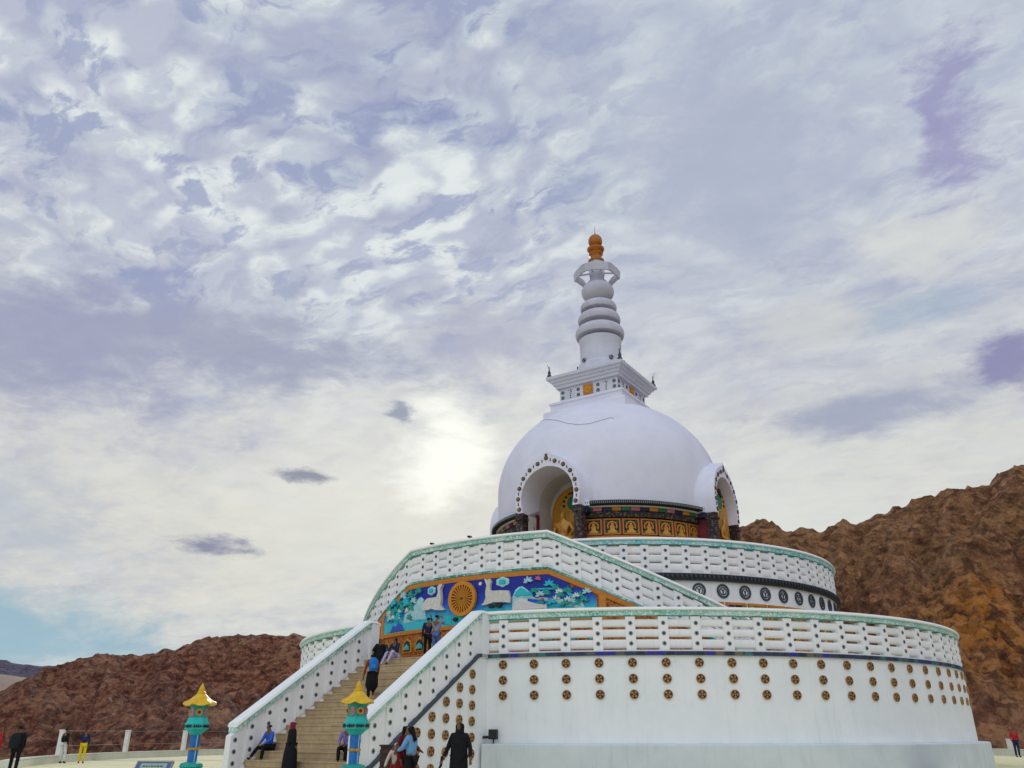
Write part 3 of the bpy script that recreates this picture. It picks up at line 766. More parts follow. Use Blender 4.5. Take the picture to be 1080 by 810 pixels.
    for dx, dz in ((0, .58), (0, .70), (-.08, .62), (.08, .62), (.16, .5)):
        mb.disc_y((dx+.05, YB-.11, 10.18+dz), .085, .07, 7, 2)
    ST.part('halo', rotq(mb, q), ['yellow_p', 'green_p', 'dark'], bp)
# harmika
def sq(mb, a0, z0, a1, z1, mi=0):
    r0 = [(-a0, -a0, z0), (a0, -a0, z0), (a0, a0, z0), (-a0, a0, z0)]; r1 = [(-a1, -a1, z1), (a1, -a1, z1), (a1, a1, z1), (-a1, a1, z1)]
    mb.grid([r0, r1], mi, True)
def sqstack(prof, mi=0):
    mb = MB()
    for (a0, z0), (a1, z1) in zip(prof, prof[1:]): sq(mb, a0, z0, a1, z1, mi)
    a0, z0 = prof[0]; a1, z1 = prof[-1]
    mb.add([(-a0, -a0, z0), (a0, -a0, z0), (a0, a0, z0), (-a0, a0, z0)], [(3, 2, 1, 0)], mi)
    mb.add([(-a1, -a1, z1), (a1, -a1, z1), (a1, a1, z1), (-a1, a1, z1)], [(0, 1, 2, 3)], mi)
    return mb
ST.part('base_steps', sqstack([(2.12, 14.5), (2.12, 15.22), (2.08, 15.28), (1.86, 15.30), (1.86, 15.62), (1.92, 15.66), (1.92, 15.76), (1.58, 15.88)]), 'dome')
hk = ST.part('harmika', sqstack([(1.52, 15.86), (1.52, 16.55)]), 'harmika')
ST.part('cornice', sqstack([(1.54, 16.55), (1.66, 16.55), (1.68, 16.68), (1.76, 16.70), (1.78, 16.82), (1.86, 16.84), (1.90, 16.95), (2.0, 16.97), (2.02, 17.10), (1.98, 17.13), (1.2, 17.16)]), 'harmika')
hm = MB(); hm.disc_y((0, 0, 0), .085, .02, 14, 0, rin=.055); hm.disc_y((0, 0, 0), .028, .025, 8, 0)
hm0 = None
for q in range(4):
    if q == 2: continue
    qa = q*pi/2; c, s_ = cos(qa), sin(qa)
    def hl(x, y, z): return ST.loc((x*c-y*s_, x*s_+y*c, z))
    for x in (-1.36, -.52, .52, 1.36):
        for z in (16.07, 16.34):
            if hm0 is None: hm0 = build('disc_ornament', hm, ['ringblue'], ST.root, (0, 0, 0), S, hl(x, -1.52, z), qa)
            else: copy_at(hm0, hl(x, -1.52, z), qa, ST.root)
    for x in (-.94, .94):
        mb = MB()
        for dz in (0, .1, .2, .3, .38): mb.disc_y((x+(.03 if dz == .3 else 0), -1.52, 16.02+dz), .03, .02, 6)
        for dx in (-.1, .1): mb.disc_y((x+dx, -1.52, 16.40), .02, .02, 6)
        ST.part('tassel_motif', rotq(mb, q), 'ringblue')
    mb = MB(); mb.box(-.25, .25, -1.56, -1.52, 15.97, 16.47, 0); mb.disc_y((0, -1.56, 16.22), .17, .03, 18, 1); mb.disc_y((0, -1.59, 16.22), .07, .02, 10, 0)
    for k in range(10):
        t = 2*pi*k/10; mb.disc_y((.2*cos(t), -1.56, 16.22+.2*sin(t)), .025, .02, 6, 1)
    ST.part('sun_panel', rotq(mb, q), ['orange_p', 'yellow_p'])
for sx in (-1, 1):
    for sy in (-1, 1):
        mb = MB(); x, y = sx*1.88, sy*1.88
        mb.lathe([(.10, 17.1), (.12, 17.2), (.06, 17.3), (.08, 17.38), (.03, 17.5), (.02, 17.62), (.035, 17.66), (.0, 17.7)], 10, 0, (x, y), cap=False)
        mb.tube([(x, y, 17.6), (x+.07*sx, y, 17.72), (x+.09*sx, y, 17.85)], .012, 5)
        ST.part('corner_finial', mb, 'ringblue', smooth=40)
# spire
mb = MB(); mb.lathe([(1.12, 17.15), (1.16, 17.9), (1.13, 17.95), (1.05, 18.0), (1.02, 18.3), (1.02, 19.1), (1.05, 19.2), (1.06, 19.34), (.8, 19.36)], 48); ST.part('spire_drum', mb, 'harmika', smooth=35)
for a in (-70, -18, 26+25, 100, 160):
    mb = MB(); mb.disc_y((0, -1.16, 17.98), .11, .04, 14, 0, rin=.07); mb.disc_y((0, -1.16, 17.98), .035, .05, 8, 0); t = radians(a)
    mb.v = [(x*cos(t)-y*sin(t), x*sin(t)+y*cos(t), z) for x, y, z in mb.v]; ST.part('disc_ornament', mb, 'ringblue')
def torus_prof(r, z0, z1, ri, n=10):
    h = z1-z0
    return [(ri, z0-.18), (ri, z0), (ri+(r-ri)*.9, z0+.03*h), (r*.985, z0+.14*h)]+[(ri+(r-ri)*cos(pi/2*k/7)**.7, z0+h*(.30+.66*sin(pi/2*k/7))) for k in range(7)]+[(ri*.9, z1)]
for r, z0, z1, ri in ((1.22, 19.50, 20.12, .80), (1.07, 20.30, 20.86, .70), (.92, 21.02, 21.50, .60)):
    mb = MB(); mb.lathe(torus_prof(r, z0, z1, ri), 48); ST.part('spire_ring', mb, 'spiregrey', smooth=45)
mb = MB(); mb.lathe([(.6, 21.5)]+[(.83*cos(t)**.75, 22.15+.55*sin(t)) for t in [-1.2+2.4*k/12 for k in range(13)]]+[(.4, 22.75), (.36, 22.9), (.36, 23.9)], 40); ST.part('spire_bulb', mb, 'spiregrey', smooth=45)
# hexagonal crown of pierced faces
mb = MB(); ph = radians(26+0)
def hexp(r, k, z): t = ph+radians(60*k); return (r*cos(t), r*sin(t), z)
zlo, zhi, ro = 22.97, 23.46, 1.18
mb = MB(); rows = []
for rr_, z, dip in ((ro*.95, zlo, 0), (ro*.94, zlo-.03, 0), (ro, zlo-.02, 0), (ro*1.03, zhi-.12, 1), (ro*.97, zhi-.11, 1), (ro*.95, zlo, 0)):
    row = []
    for k in range(6):
        for u in (0, .25, .5, .75):
            a_, b_ = Vector(hexp(rr_, k, z)), Vector(hexp(rr_, k+1, z)); p_ = a_.lerp(b_, u)
            row.append((p_.x, p_.y, z+dip*(.05 if u else -.04)-(0 if dip else (.06 if u == 0 else 0))))
    rows.append(row)
mb.grid(rows, 0, True); ST.part('crown', mb, 'spiregrey')
for k in range(6):
    mb = MB(); mb.tube([hexp(.33, k, 23.30), hexp(ro*.96, k, 23.22)], .05, 6); ST.part('spoke', mb, 'spiregrey')
mb = MB(); mb.lathe([(.36, 23.0), (.40, 23.2), (.40, 23.5), (.33, 23.7), (.36, 23.9), (.34, 24.0)], 24); ST.part('crown_hub', mb, 'spiregrey', smooth=40)
mb = MB()
mb.lathe([(.40, 23.95), (.42, 24.05), (.33, 24.12), (.28, 24.22), (.30, 24.36), (.36, 24.42), (.37, 24.5), (.32, 24.54), (.40, 24.62), (.45, 24.72), (.45, 24.79), (.36, 24.84), (.26, 24.88), (.24, 24.94), (.31, 25.02), (.36, 25.15), (.37, 25.28), (.34, 25.42), (.25, 25.55), (.10, 25.62), (.05, 25.66), (.03, 25.75), (.0, 25.85)], 28, cap=False)
ST.part('gilt_finial', mb, 'goldorange', smooth=40)
mb = MB(); mb.lathe([(.02, 25.7), (.010, 26.2)], 6); ST.part('lightning_rod', mb, 'grey')

# ------------------------------------------------------------------ seated buddhas
def skin(name, pts, edges, mats, parent, sub=1, scale=1., root=0, loc=(0, 0, 0)):
    names = list(pts); me = bpy.data.meshes.new(name)
    me.from_pydata([[c*scale for c in pts[k][0]] for k in names], [(names.index(a), names.index(b)) for a, b in edges], [])
    o = bpy.data.objects.new(name, me); COL.objects.link(o)
    mod = o.modifiers.new('s', 'SKIN'); mod.use_smooth_shade = True
    sk = me.skin_vertices[0].data
    for i, k in enumerate(names):
        r = pts[k][1]; r = (r, r) if not isinstance(r, tuple) else r
        sk[i].radius = (r[0]*scale, r[1]*scale); sk[i].use_root = (i == root)
    if sub: mod2 = o.modifiers.new('u', 'SUBSURF'); mod2.levels = sub; mod2.render_levels = sub
    dg = bpy.context.evaluated_depsgraph_get(); dg.update()
    m2 = bpy.data.meshes.new_from_object(o.evaluated_get(dg), depsgraph=dg)
    o.modifiers.clear(); o.data = m2; m2.name = name
    m2.materials.clear()
    m2.materials.append(MT[mats] if isinstance(mats, str) else mats)
    o.parent = parent; o.location = loc
    return o
def buddha(loc, rot, label):
    r = empty('buddha_statue', loc, rot, label=label, cat='statue', group='golden seated statues in the dome niches')
    mb = MB(); mb.lathe([(1.0, 0), (1.05, .12), (.9, .2), (.95, .34), (1.0, .42)], 20); mb.v = [(x, y*.62, z) for x, y, z in mb.v]
    build('lotus_throne', mb, 'gold', r, smooth=40)
    P = dict(pel=((0, .05, .62), .36), waist=((0, .05, .95), .27), chest=((0, .03, 1.35), .34), neck=((0, 0, 1.68), .13), head=((0, -.03, 1.92), .2), top=((0, -.02, 2.08), .16), knot=((0, 0, 2.22), .08),
             hl=((-.25, -.05, .56), .22), kl=((-.78, -.3, .55), .2), fl=((-.1, -.55, .55), .13), hr=((.25, -.05, .56), .22), kr=((.78, -.3, .55), .2), fr=((.15, -.5, .62), .13),
             sl=((-.45, .03, 1.48), .16), el=((-.62, .0, .98), .12), wl=((-.15, -.42, .82), .09), sr=((.45, .03, 1.48), .16), er=((.66, -.05, 1.0), .12), wr=((.58, -.45, .72), .08),
             nose=((0, -.25, 1.9), .035))
    E_ = [('pel', 'waist'), ('waist', 'chest'), ('chest', 'neck'), ('neck', 'head'), ('head', 'top'), ('top', 'knot'), ('pel', 'hl'), ('hl', 'kl'), ('kl', 'fl'), ('pel', 'hr'), ('hr', 'kr'), ('kr', 'fr'),
          ('chest', 'sl'), ('sl', 'el'), ('el', 'wl'), ('chest', 'sr'), ('sr', 'er'), ('er', 'wr'), ('head', 'nose')]
    skin('body', P, E_, 'gold', r, 2)
    mb = MB()
    for k in range(9):
        t = pi*k/8; mb.disc_y((0, 0, 0), .001, .001, 3) if False else None
    rob = MB(); rob.tube([(-.42, -.28, 1.5), (-.1, -.36, 1.25), (.2, -.3, 1.0), (.36, -.25, .8)], .05, 6); build('robe_fold', rob, 'orange_p', r, smooth=60)
    return r
bz = 6.25+1.9
for q, lab in ((0, 'golden seated statue in the arched niche facing the long staircase'), (1, 'golden seated statue glimpsed in the narrow niche at the right edge of the dome')):
    a = q*pi/2; p = (0, -4.2 if q == 0 else -5.30)
    X, Y = p[0]*cos(a)-p[1]*sin(a), p[0]*sin(a)+p[1]*cos(a)
    mb = MB(); x0 = 1.1
    y0_ = p[1]-(.5 if q == 0 else .2); mb.box(-1.15, 1.15, y0_, YBQ[q]-.12, 6.25, bz-.02); mb.box(-1.17, 1.17, y0_-.05, p[1]+.4, bz-.16, bz-.001)
    ST.part('altar', rotq(mb, q), 'orange')
    bu = buddha((S*X, S*Y, S*bz+Z0), a, lab)
    if q: bu.scale = (.72, .60, .92)

# ------------------------------------------------------------------ ground, platform kerb, fence
def platform_pts():
    pts = []
    for a in range(-52, 135, 3): pass
    return pts
RK = 29.6
m_ = MB(); ring_ = []
# disc plus the wide approach towards the viewer, one outline
for a in range(62, 306, 4): ring_.append((RK*sin(radians(a)), -RK*cos(radians(a))))
ring_ += [(-26.5, -16), (-30, -24), (-46, -60), (-30, -100), (70, -100), (80, -40), (40, -16)]
m_.add([(x, y, 0) for x, y in ring_]+[(0, 0, 0)], [[i, (i+1) % len(ring_), len(ring_)] for i in range(len(ring_))])
m_.grid([[(x, y, -3) for x, y in ring_], [(x, y, 0) for x, y in ring_]], 0, True)
tag(build('ground', m_, 'paving'), kind='structure')
# kerb wall (left/back arc and right arc)
def kerb(a0, a1, h, name, label):
    mb = MB(); sweep(mb, arc(RK-.3, a0, a1, 3), [(-.05, 0), (.32, 0), (.32, h-.05), (.35, h-.05), (.35, h), (-.08, h), (-.08, h-.05), (-.05, h-.05)])
    o = build(name, mb, 'kerb', smooth=30); return tag(o, label, 'low wall')
kerb(180, 327, .36, 'kerb_wall', 'low cream kerb wall edging the terrace in front of the left mountains')
kerb(66, 179.5, .42, 'kerb_wall', 'low cream kerb wall at the far right beside the lower terrace')
def fence(P, h, w, kh, label, nwires=2):
    r = empty('wire_fence', (0, 0, kh), label=label, cat='fence')
    src = None
    for a in P:
        x, y = (RK-.15)*sin(radians(a)), -(RK-.15)*cos(radians(a))
        if src is None:
            mb = MB(); mb.box(-w/2, w/2, -w/2, w/2, 0, h-.06); mb.box(-w/2-.02, w/2+.02, -w/2-.02, w/2+.02, h-.06, h); src = build('post', mb, 'whitep', r, loc=(x, y, 0), rot=radians(a))
        else: copy_at(src, (x, y, 0), radians(a), r)
    for hh in [h*(.35+.6*i/(nwires-1)) for i in range(nwires)]:
        mb = MB(); mb.tube([((RK-.15)*sin(radians(a)), -(RK-.15)*cos(radians(a)), hh) for a in np.arange(P[0], P[-1]+.01, 2.)], .008, 4)
        build('wire', mb, 'grey', r)
fence([228, 239, 250, 261, 273, 283.4, 294.6, 309.2], 1.2, .22, .36, 'white posts strung with thin wires on the left kerb wall')
fence([96, 112, 128, 143.6, 159], .62, .42, .42, 'short stout white posts on the right kerb wall by the lower terrace', 2)

# ------------------------------------------------------------------ terrain
rng = np.random.RandomState(3)
LAT = rng.rand(256, 256)
def vnoise(x, y):
    xi = np.floor(x).astype(int); yi = np.floor(y).astype(int); fx = x-xi; fy = y-yi
    fx = fx*fx*(3-2*fx); fy = fy*fy*(3-2*fy); g = lambda i, j: LAT[i % 256, j % 256]
    return (g(xi, yi)*(1-fx)+g(xi+1, yi)*fx)*(1-fy)+(g(xi, yi+1)*(1-fx)+g(xi+1, yi+1)*fx)*fy
def fbm(x, y, o=6, ridged=False, gain=.5):
    s = 0; a = 1; t = 0
    for i in range(o):
        v = vnoise(x+17.3*i, y-9.1*i)
        if ridged: v = 1-abs(2*v-1)
        s = s+a*v; t += a; a *= gain; x, y = x*2.03*.94+y*2.03*.34, -x*2.03*.34+y*2.03*.94
    return s/t
def terrain(name, A0_, A1_, nA, r0, r1, nR, crest, rr, z_in, mat, amp, fscale, behind=.55, foot=None, pw=1.0, kind='structure', gk=1.):
    """polar heightfield around the site centre offset; crest(A)->height, rr(A)->crest distance"""
    cxy = (21.5, -44.2)
    A = np.radians(np.linspace(A0_, A1_, nA))[:, None]; T = np.linspace(0, 1, nR)[None, :]
    rad = r0*(r1/r0)**T
    X = cxy[0]+rad*np.sin(A); Y = cxy[1]+rad*np.cos(A)
    Hc = np.interp(np.degrees(A[:, 0]), *crest)[:, None]; Rc = np.interp(np.degrees(A[:, 0]), *rr)[:, None]
    rf = foot or r0*1.5
    u = np.clip((rad-rf)/(Rc-rf), 0, 1)
    up = u**pw*(1-.0*u)
    down = np.clip((rad-Rc)/(r1-Rc), 0, 1)
    wx = X*fscale; wy = Y*fscale
    lo_ = lambda a, b: fbm(a*.8+31, b*.8+12, 4)-.5
    gl = gk*fbm(np.degrees(A)*.42*gk+lo_(wx, wy)*1.6, np.log(rad)*1.6+0*A, 5, True, .52)-.60
    px_, py_ = A*Rc.mean()*fscale, rad*fscale*.36
    rg = fbm(wx, wy, 6, True, .50)-.62; f3 = fbm(px_*17+2, py_*17+9, 4, True, .6)-.6; f2 = fbm(px_*6+5+lo_(wx*4, wy*4)*.6, py_*6, 5, True, .6)-.6; lo = fbm(wx*.45+3, wy*.45+8, 3)-.5
    Z = z_in+(Hc-z_in)*up*(1-down*behind)
    env = np.clip(u*1.6, 0, 1)*(.45+.55*np.clip(np.abs(1-u)*3, 0, 1))
    Z = Z+amp*(rg*1.1+lo*.9+gl*1.35)*env+amp*(.36*gk*f2+.07*f3)*np.clip(u*2, 0.1, 1)
    vs = np.stack([X, Y, Z+0*X], -1).reshape(-1, 3)
    me = bpy.data.meshes.new(name)
    i = (np.arange(nA-1)[:, None]*nR+np.arange(nR-1)[None, :]).reshape(-1)
    fs = np.stack([i, i+1, i+nR+1, i+nR], -1)[:, ::-1]
    me.from_pydata(vs.tolist(), [], fs.tolist()); me.materials.append(mat); me.update()
    for p in me.polygons: p.use_smooth = True
    o = bpy.data.objects.new(name, me); COL.objects.link(o); tag(o, kind=kind); return o
rockR = rock('right_mountain_rock', (.28, .115, .060), (.31, .155, .065), (.42, .225, .11), ((22, 104, 8), 34, (.62, .23, .03)), radians(-10))
rockL = rock('left_mountain_rock', (.16, .054, .035), (.23, .085, .048), (.34, .17, .095), ((-190, 190, 10), 80, (.36, .10, .035)), radians(-50))
rockF = rock('hazed_far_hill_rock', (.10, .09, .15), (.12, .11, .17), (.15, .13, .19))  # blue haze of distance is put into this rock colour
MT['sandy'] = simple('sand_slope', (.34, .25, .19), (.28, .19, .15), .02, .95)
MT['scrub'] = simple('scrub_ground', (.10, .09, .045), (.06, .05, .025), .08, .95)
tl = [-100, -70, -64, -60.5, -57.5, -54.5, -51, -47, -42, -34, -28]; tz = [.02, .024, .036, .068, .078, .092, .105, .107, .104, .10, .06]
dist = 420
terrain('mountain_left', -100, -27, 460, 62, 760, 190, (tl, [1.4+t_*dist for t_ in tz]), (tl, [dist]*len(tl)), -14, rockL, 19, 1/85, foot=100, pw=1.05, gk=.68)
tr = [-40, -36, -30, -23.5, -19.5, -16, -13.5, -11.7, -8.5, -6.2, -3, 5, 20, 60, 110]; tz = [.0, .06, .19, .218, .222, .236, .224, .234, .250, .256, .257, .27, .30, .28, .2]
dist = 260
terrain('mountain_right', -37, 112, 760, 62, 470, 230, (tr, [1.4+t_*dist for t_ in tz]), (tr, [dist]*len(tr)), -9, rockR, 17, 1/44, foot=84, pw=1.1, gk=.82)
terrain('far_hills', -110, -50, 220, 600, 1500, 70, ([-110, -70, -66.5, -65, -62.5, -60, -57, -50], [1.4+t_*1150 for t_ in (.05, .060, .062, .068, .064, .061, .05, .02)]), ([-110, -50], [1150, 1150]), -10, rockF, 26, 1/230, foot=640)
terrain('sand_dune', -110, -55, 60, 480, 900, 40, ([-110, -68, -65, -62.5, -61, -58.5], [1.4+t_*700 for t_ in (.05, .057, .056, .053, .02, -.03)]), ([-110, -55], [700, 700]), -10, MT['sandy'], 5, 1/200, foot=500)
# the wide land sheet to the horizon
mb = MB(); rows = []
for r, z in ((2, -3.2), (28, -3.2), (60, -9), (120, -16), (400, -18), (5000, -18)): rows.append([(r*sin(radians(a)), r*cos(radians(a)), z) for a in range(0, 360, 6)])
mb.grid(rows, 0, True); tag(build('terrain', mb, 'scrub', smooth=30), kind='structure')

# ------------------------------------------------------------------ lanterns
def scroll_backing(mb):
    mb.lathe([(.371, 1.578), (.3735, 1.582), (.3735, 1.590), (.371, 1.594)], 8, ph=pi/8, cap=False); return mb
def lantern(loc, rot):
    r = empty('stone_lantern', loc, rot)
    mb = MB(); mb.lathe([(.42, 0), (.42, .12), (.34, .16), (.30, .42), (.36, .47), (.33, .56), (.20, .60)], 8, ph=pi/8); build('pedestal', mb, 'turq', r)
    mb = MB(); mb.lathe([(.145, .58), (.155, 1.36)], 8, ph=pi/8); build('shaft', mb, 'blue', r)
    mb = MB()
    for k in (2, 6):
        t = pi/8+k*pi/4; mb.tube([(.15*cos(t), .15*sin(t), .6), (.158*cos(t), .158*sin(t), 1.34)], .012, 4)
    build('corner_stripe', mb, 'paleblue', r)
    mb = MB(); mb.lathe([(.14, .92), (.185, .94), (.185, .98), (.14, 1.0)], 8, ph=pi/8); mb.disc_y((0, -.17, .96), .035, .04, 8)
    build('collar_ring', mb, 'yellow_p', r)
    mb = MB(); mb.lathe([(.165, 1.35), (.29, 1.47), (.36, 1.50)], 8, ph=pi/8, cap=True); mb.lathe([(.365, 1.50), (.375, 1.66), (.34, 1.69), (.285, 1.82)], 8, ph=pi/8); tray = build('lantern_tray', mb, 'traycyan', r)
    mb = MB()
    for k in range(8):
        t = k*pi/4; n_ = (cos(t), sin(t)); tx, ty = -n_[1], n_[0]
        for j in range(4):
            u = (-.09+.06*j); d = .346
            hh = (.05, .035, .055, .04)[(j+k) % 4]
            c = (n_[0]*d+tx*u, n_[1]*d+ty*u, 1.59)
            vs = []
            for du, dz in ((-.024, -hh), (.024, -hh*.7), (.018, hh), (-.02, hh*.8)):
                vs.append((c[0]+tx*du, c[1]+ty*du, c[2]+dz))
            vs2 = [(x+n_[0]*.012, y+n_[1]*.012, z) for x, y, z in vs]
            mb.add(vs+vs2, [(4, 5, 6, 7), (0, 1, 5, 4), (1, 2, 6, 5), (2, 3, 7, 6), (3, 0, 4, 7)])
    build('painted_scroll', scroll_backing(mb), 'dark', tray)
    mb = MB(); mb.lathe([(.285, 1.80), (.27, 2.12), (.30, 2.18)], 8, ph=pi/8); body = build('lantern_body', mb, 'turq', r)
    for k in range(8):
        t = k*pi/4; mb = MB(); yy = -.258
        if k % 2 == 0:
            mb.disc_y((0, yy, 1.98), .095, .035, 14, 0); mb.disc_y((0, yy-.035, 1.98), .05, .012, 10, 1); mb.disc_y((0, yy-.047, 1.98), .02, .01, 8, 2); mats = ['yellow_p', 'maroon', 'dark']
        else: mb.poly_y([(-.05, 1.87), (-.05, 2.06), (0, 2.1), (.05, 2.06), (.05, 1.87)], yy, .02, 0); mats = ['pink']
        mb.v = [(x*cos(t)-y*sin(t), x*sin(t)+y*cos(t), z) for x, y, z in mb.v]
        build('lantern_window', mb, mats, body)
    # pagoda roof with six upturned corners
    mb = MB(); N_ = 48; rows = []
    for s_, (rr_, z) in enumerate([(.12, 2.52), (.17, 2.47), (.25, 2.38), (.32, 2.30), (.42, 2.225), (.435, 2.165), (.32, 2.175), (.05, 2.20)]):
        row = []
        for k in range(N_):
            t = 2*pi*k/N_; c = (cos(3*t)**2)**3 if True else 0
            edge = max(0, (rr_-.2)/.25)
            rad = rr_*(1+.16*c*edge); row.append((rad*cos(t), rad*sin(t), z+.055*c*edge))
        rows.append(row)
    mb.grid(rows, 0, True); roof = build('pagoda_roof', mb, 'roofy', r, smooth=50)
    mb = MB(); mb.lathe([(.125, 2.51), (.135, 2.55), (.09, 2.59), (.095, 2.63), (.06, 2.70), (.03, 2.76), (0, 2.83)], 14, cap=False); build('finial', mb, 'roofy', roof, smooth=50)
    return r
MT['roofy'] = simple('yellow_roof_paint', (.78, .50, .02), (.66, .38, .01), 6, .4, 0, .1)
l1 = lantern((-1.05, -26.99, 0), radians(26+30))
tag(l1, 'turquoise lantern pillar with yellow pagoda roof standing alone left of the staircase', 'lantern', 'painted lantern pillars')
l2 = lantern((4.21, -25.61, 0), radians(26+36)); tag(l2, 'turquoise lantern pillar with yellow pagoda roof in front of the right stair parapet', 'lantern', 'painted lantern pillars')

# ------------------------------------------------------------------ small objects
r = empty('information_board', (.30, -29.34, 0), radians(26), label='small blue framed sign board tilted back near the left lantern', cat='sign'); r.scale = (.85, .85, .85)
mb = MB(); mb.box(-.58, .58, -.02, .02, 0, .62)
def tilt(mb, z0, ang=.62, y0=0): c, s_ = cos(ang), sin(ang); mb.v = [(x, y0+(y*c+z*s_), z0-y*s_+z*c) for x, y, z in mb.v]; return mb
build('backing', tilt(mb, .28), 'boardblue', r)
mb = MB(); mb.box(-.44, .44, -.032, -.02, .16, .56); build('white_face', tilt(mb, .28), 'boardface', r)
mb = MB()
for j in range(3):
    x = -.36+.03*j
    while x < .34:
        w_ = random.uniform(.03, .09); mb.box(x, x+w_, -.038, -.032, .44-.11*j, .475-.11*j); x += w_+.035
build('lettering', tilt(mb, .28), 'dark', r)
mb = MB(); mb.box(-.6, .6, -.035, .03, .60, .64); mb.box(-.62, -.58, -.035, .03, 0, .64); mb.box(.58, .62, -.035, .03, 0, .64); mb.box(-.58, .58, -.035, .03, -.03, 0); build('metal_frame', tilt(mb, .28), 'grey', r)
mb = MB()
for x in (-.45, .45): mb.tube([(x, .18, 0), (x, .18, .5)], .025, 6)
build('leg', mb, 'grey', r)
# slatted bin
r = empty('wooden_bin', (6.3, -26.6, 0), radians(26), label='tall dark brown slatted bin standing beside the right stair side wall', cat='bin')
MT['binslat'] = simple('bin_slat_wood', (.075, .030, .018), (.05, .02, .012), 9, .5)
MT['brownwood'] = simple('dark_brown_wood', (.045, .018, .012), (.03, .012, .01), 9, .5)
mb = MB(); mb.box(-.15, .15, -.15, .15, 0, 1.08); build('bin_body', mb, 'brownwood', r)
mb = MB()
for k in range(5): mb.box(-.165, .165, -.165, .165, .12+.2*k, .2+.2*k)
build('slat_band', mb, 'binslat', r)
mb = MB(); mb.box(-.18, .18, -.18, .18, 1.08, 1.12); build('bin_lid', mb, 'brownwood', r)
# flood lamp on the plinth
p = cylp(13.18, 10.6, 1.12); r = empty('floodlight', (S*p[0], S*p[1], S*p[2]+Z0), radians(10.6), label='small black floodlight mounted low on the curved white wall', cat='floodlight')
mb = MB(); mb.box(.0, .30, -.12, .08, .16, .50); mb.box(.03, .27, -.15, -.12, .19, .47); build('lamp_housing', mb, 'dark', r)
mb = MB(); mb.tube([(-.55, .05, .22), (.02, .0, .24)], .05, 8); mb.box(-.62, -.42, -.03, .12, .17, .28); mb.tube([(.15, 0, .01), (.15, 0, .17)], .03, 6); build('mounting_arm', mb, 'dark', r)

# ------------------------------------------------------------------ people
def cloth(name, r, g, b, k=.75): return simple(name, (r, g, b), (r*k, g*k, b*k), 9, .85, 0, .4, .15)
for nm, c in dict(skin_tone=(.21, .11, .07), black_cloth=(.012, .012, .015), blue_shirt=(.18, .42, .75), dark_red=(.16, .012, .015), rust_cloth=(.34, .05, .03), navy_cloth=(.02, .03, .09), lavender_cloth=(.52, .46, .66), jeans=(.10, .18, .42), greyblue=(.24, .30, .42),
                  cream_cloth=(.66, .56, .50), red_cloth=(.50, .02, .03), yellow_cloth=(.75, .58, .02), white_cloth=(.70, .71, .68), purple_cloth=(.22, .18, .50), hair_black=(.012, .010, .010), bag_blue=(.02, .22, .70), bagblack=(.02, .02, .028), shoe_dark=(.03, .02, .02), scarf_red=(.25, .02, .05)).items():
    MT[nm] = cloth(nm, *c)
BASE = dict(pel=(0, 0, .95), waist=(0, .0, 1.08), chest=(0, 0, 1.3), neck=(0, .0, 1.46), head=(0, -.015, 1.57), top=(0, -.005, 1.64),
            hL=(-.09, 0, .90), kL=(-.10, -.02, .50), aL=(-.10, .02, .08), tL=(-.11, -.13, .03), hR=(.09, 0, .90), kR=(.10, -.02, .50), aR=(.10, .02, .08), tR=(.11, -.13, .03),
            sL=(-.17, 0, 1.38), eL=(-.23, .03, 1.12), wL=(-.22, -.06, .88), sR=(.17, 0, 1.38), eR=(.23, .03, 1.12), wR=(.22, -.06, .88))
RAD = dict(pel=(.13, .10), waist=(.11, .085), chest=(.14, .095), neck=.048, head=(.075, .09), top=(.065, .075), hL=.085, kL=.058, aL=.038, tL=.032, hR=.085, kR=.058, aR=.038, tR=.032, sL=.055, eL=.04, wL=.027, sR=.055, eR=.04, wR=.027)
BE = [('pel', 'waist'), ('waist', 'chest'), ('chest', 'neck'), ('neck', 'head'), ('head', 'top'), ('pel', 'hL'), ('hL', 'kL'), ('kL', 'aL'), ('aL', 'tL'), ('pel', 'hR'), ('hR', 'kR'), ('kR', 'aR'), ('aR', 'tR'),
      ('chest', 'sL'), ('sL', 'eL'), ('eL', 'wL'), ('chest', 'sR'), ('sR', 'eR'), ('eR', 'wR')]
SIT = dict(pel=(0, 0, .14), waist=(0, -.02, .30), chest=(0, -.06, .52), neck=(0, -.10, .68), head=(0, -.13, .79), top=(0, -.13, .86), hL=(-.09, -.02, .12), hR=(.09, -.02, .12),
           kL=(-.13, -.42, .14), kR=(.13, -.42, .14), aL=(-.12, -.44, -.28), aR=(.12, -.44, -.28), tL=(-.12, -.57, -.32), tR=(.12, -.57, -.32),
           sL=(-.17, -.07, .60), sR=(.17, -.07, .60), eL=(-.22, -.18, .36), eR=(.22, -.18, .36), wL=(-.12, -.38, .24), wR=(.12, -.38, .24))
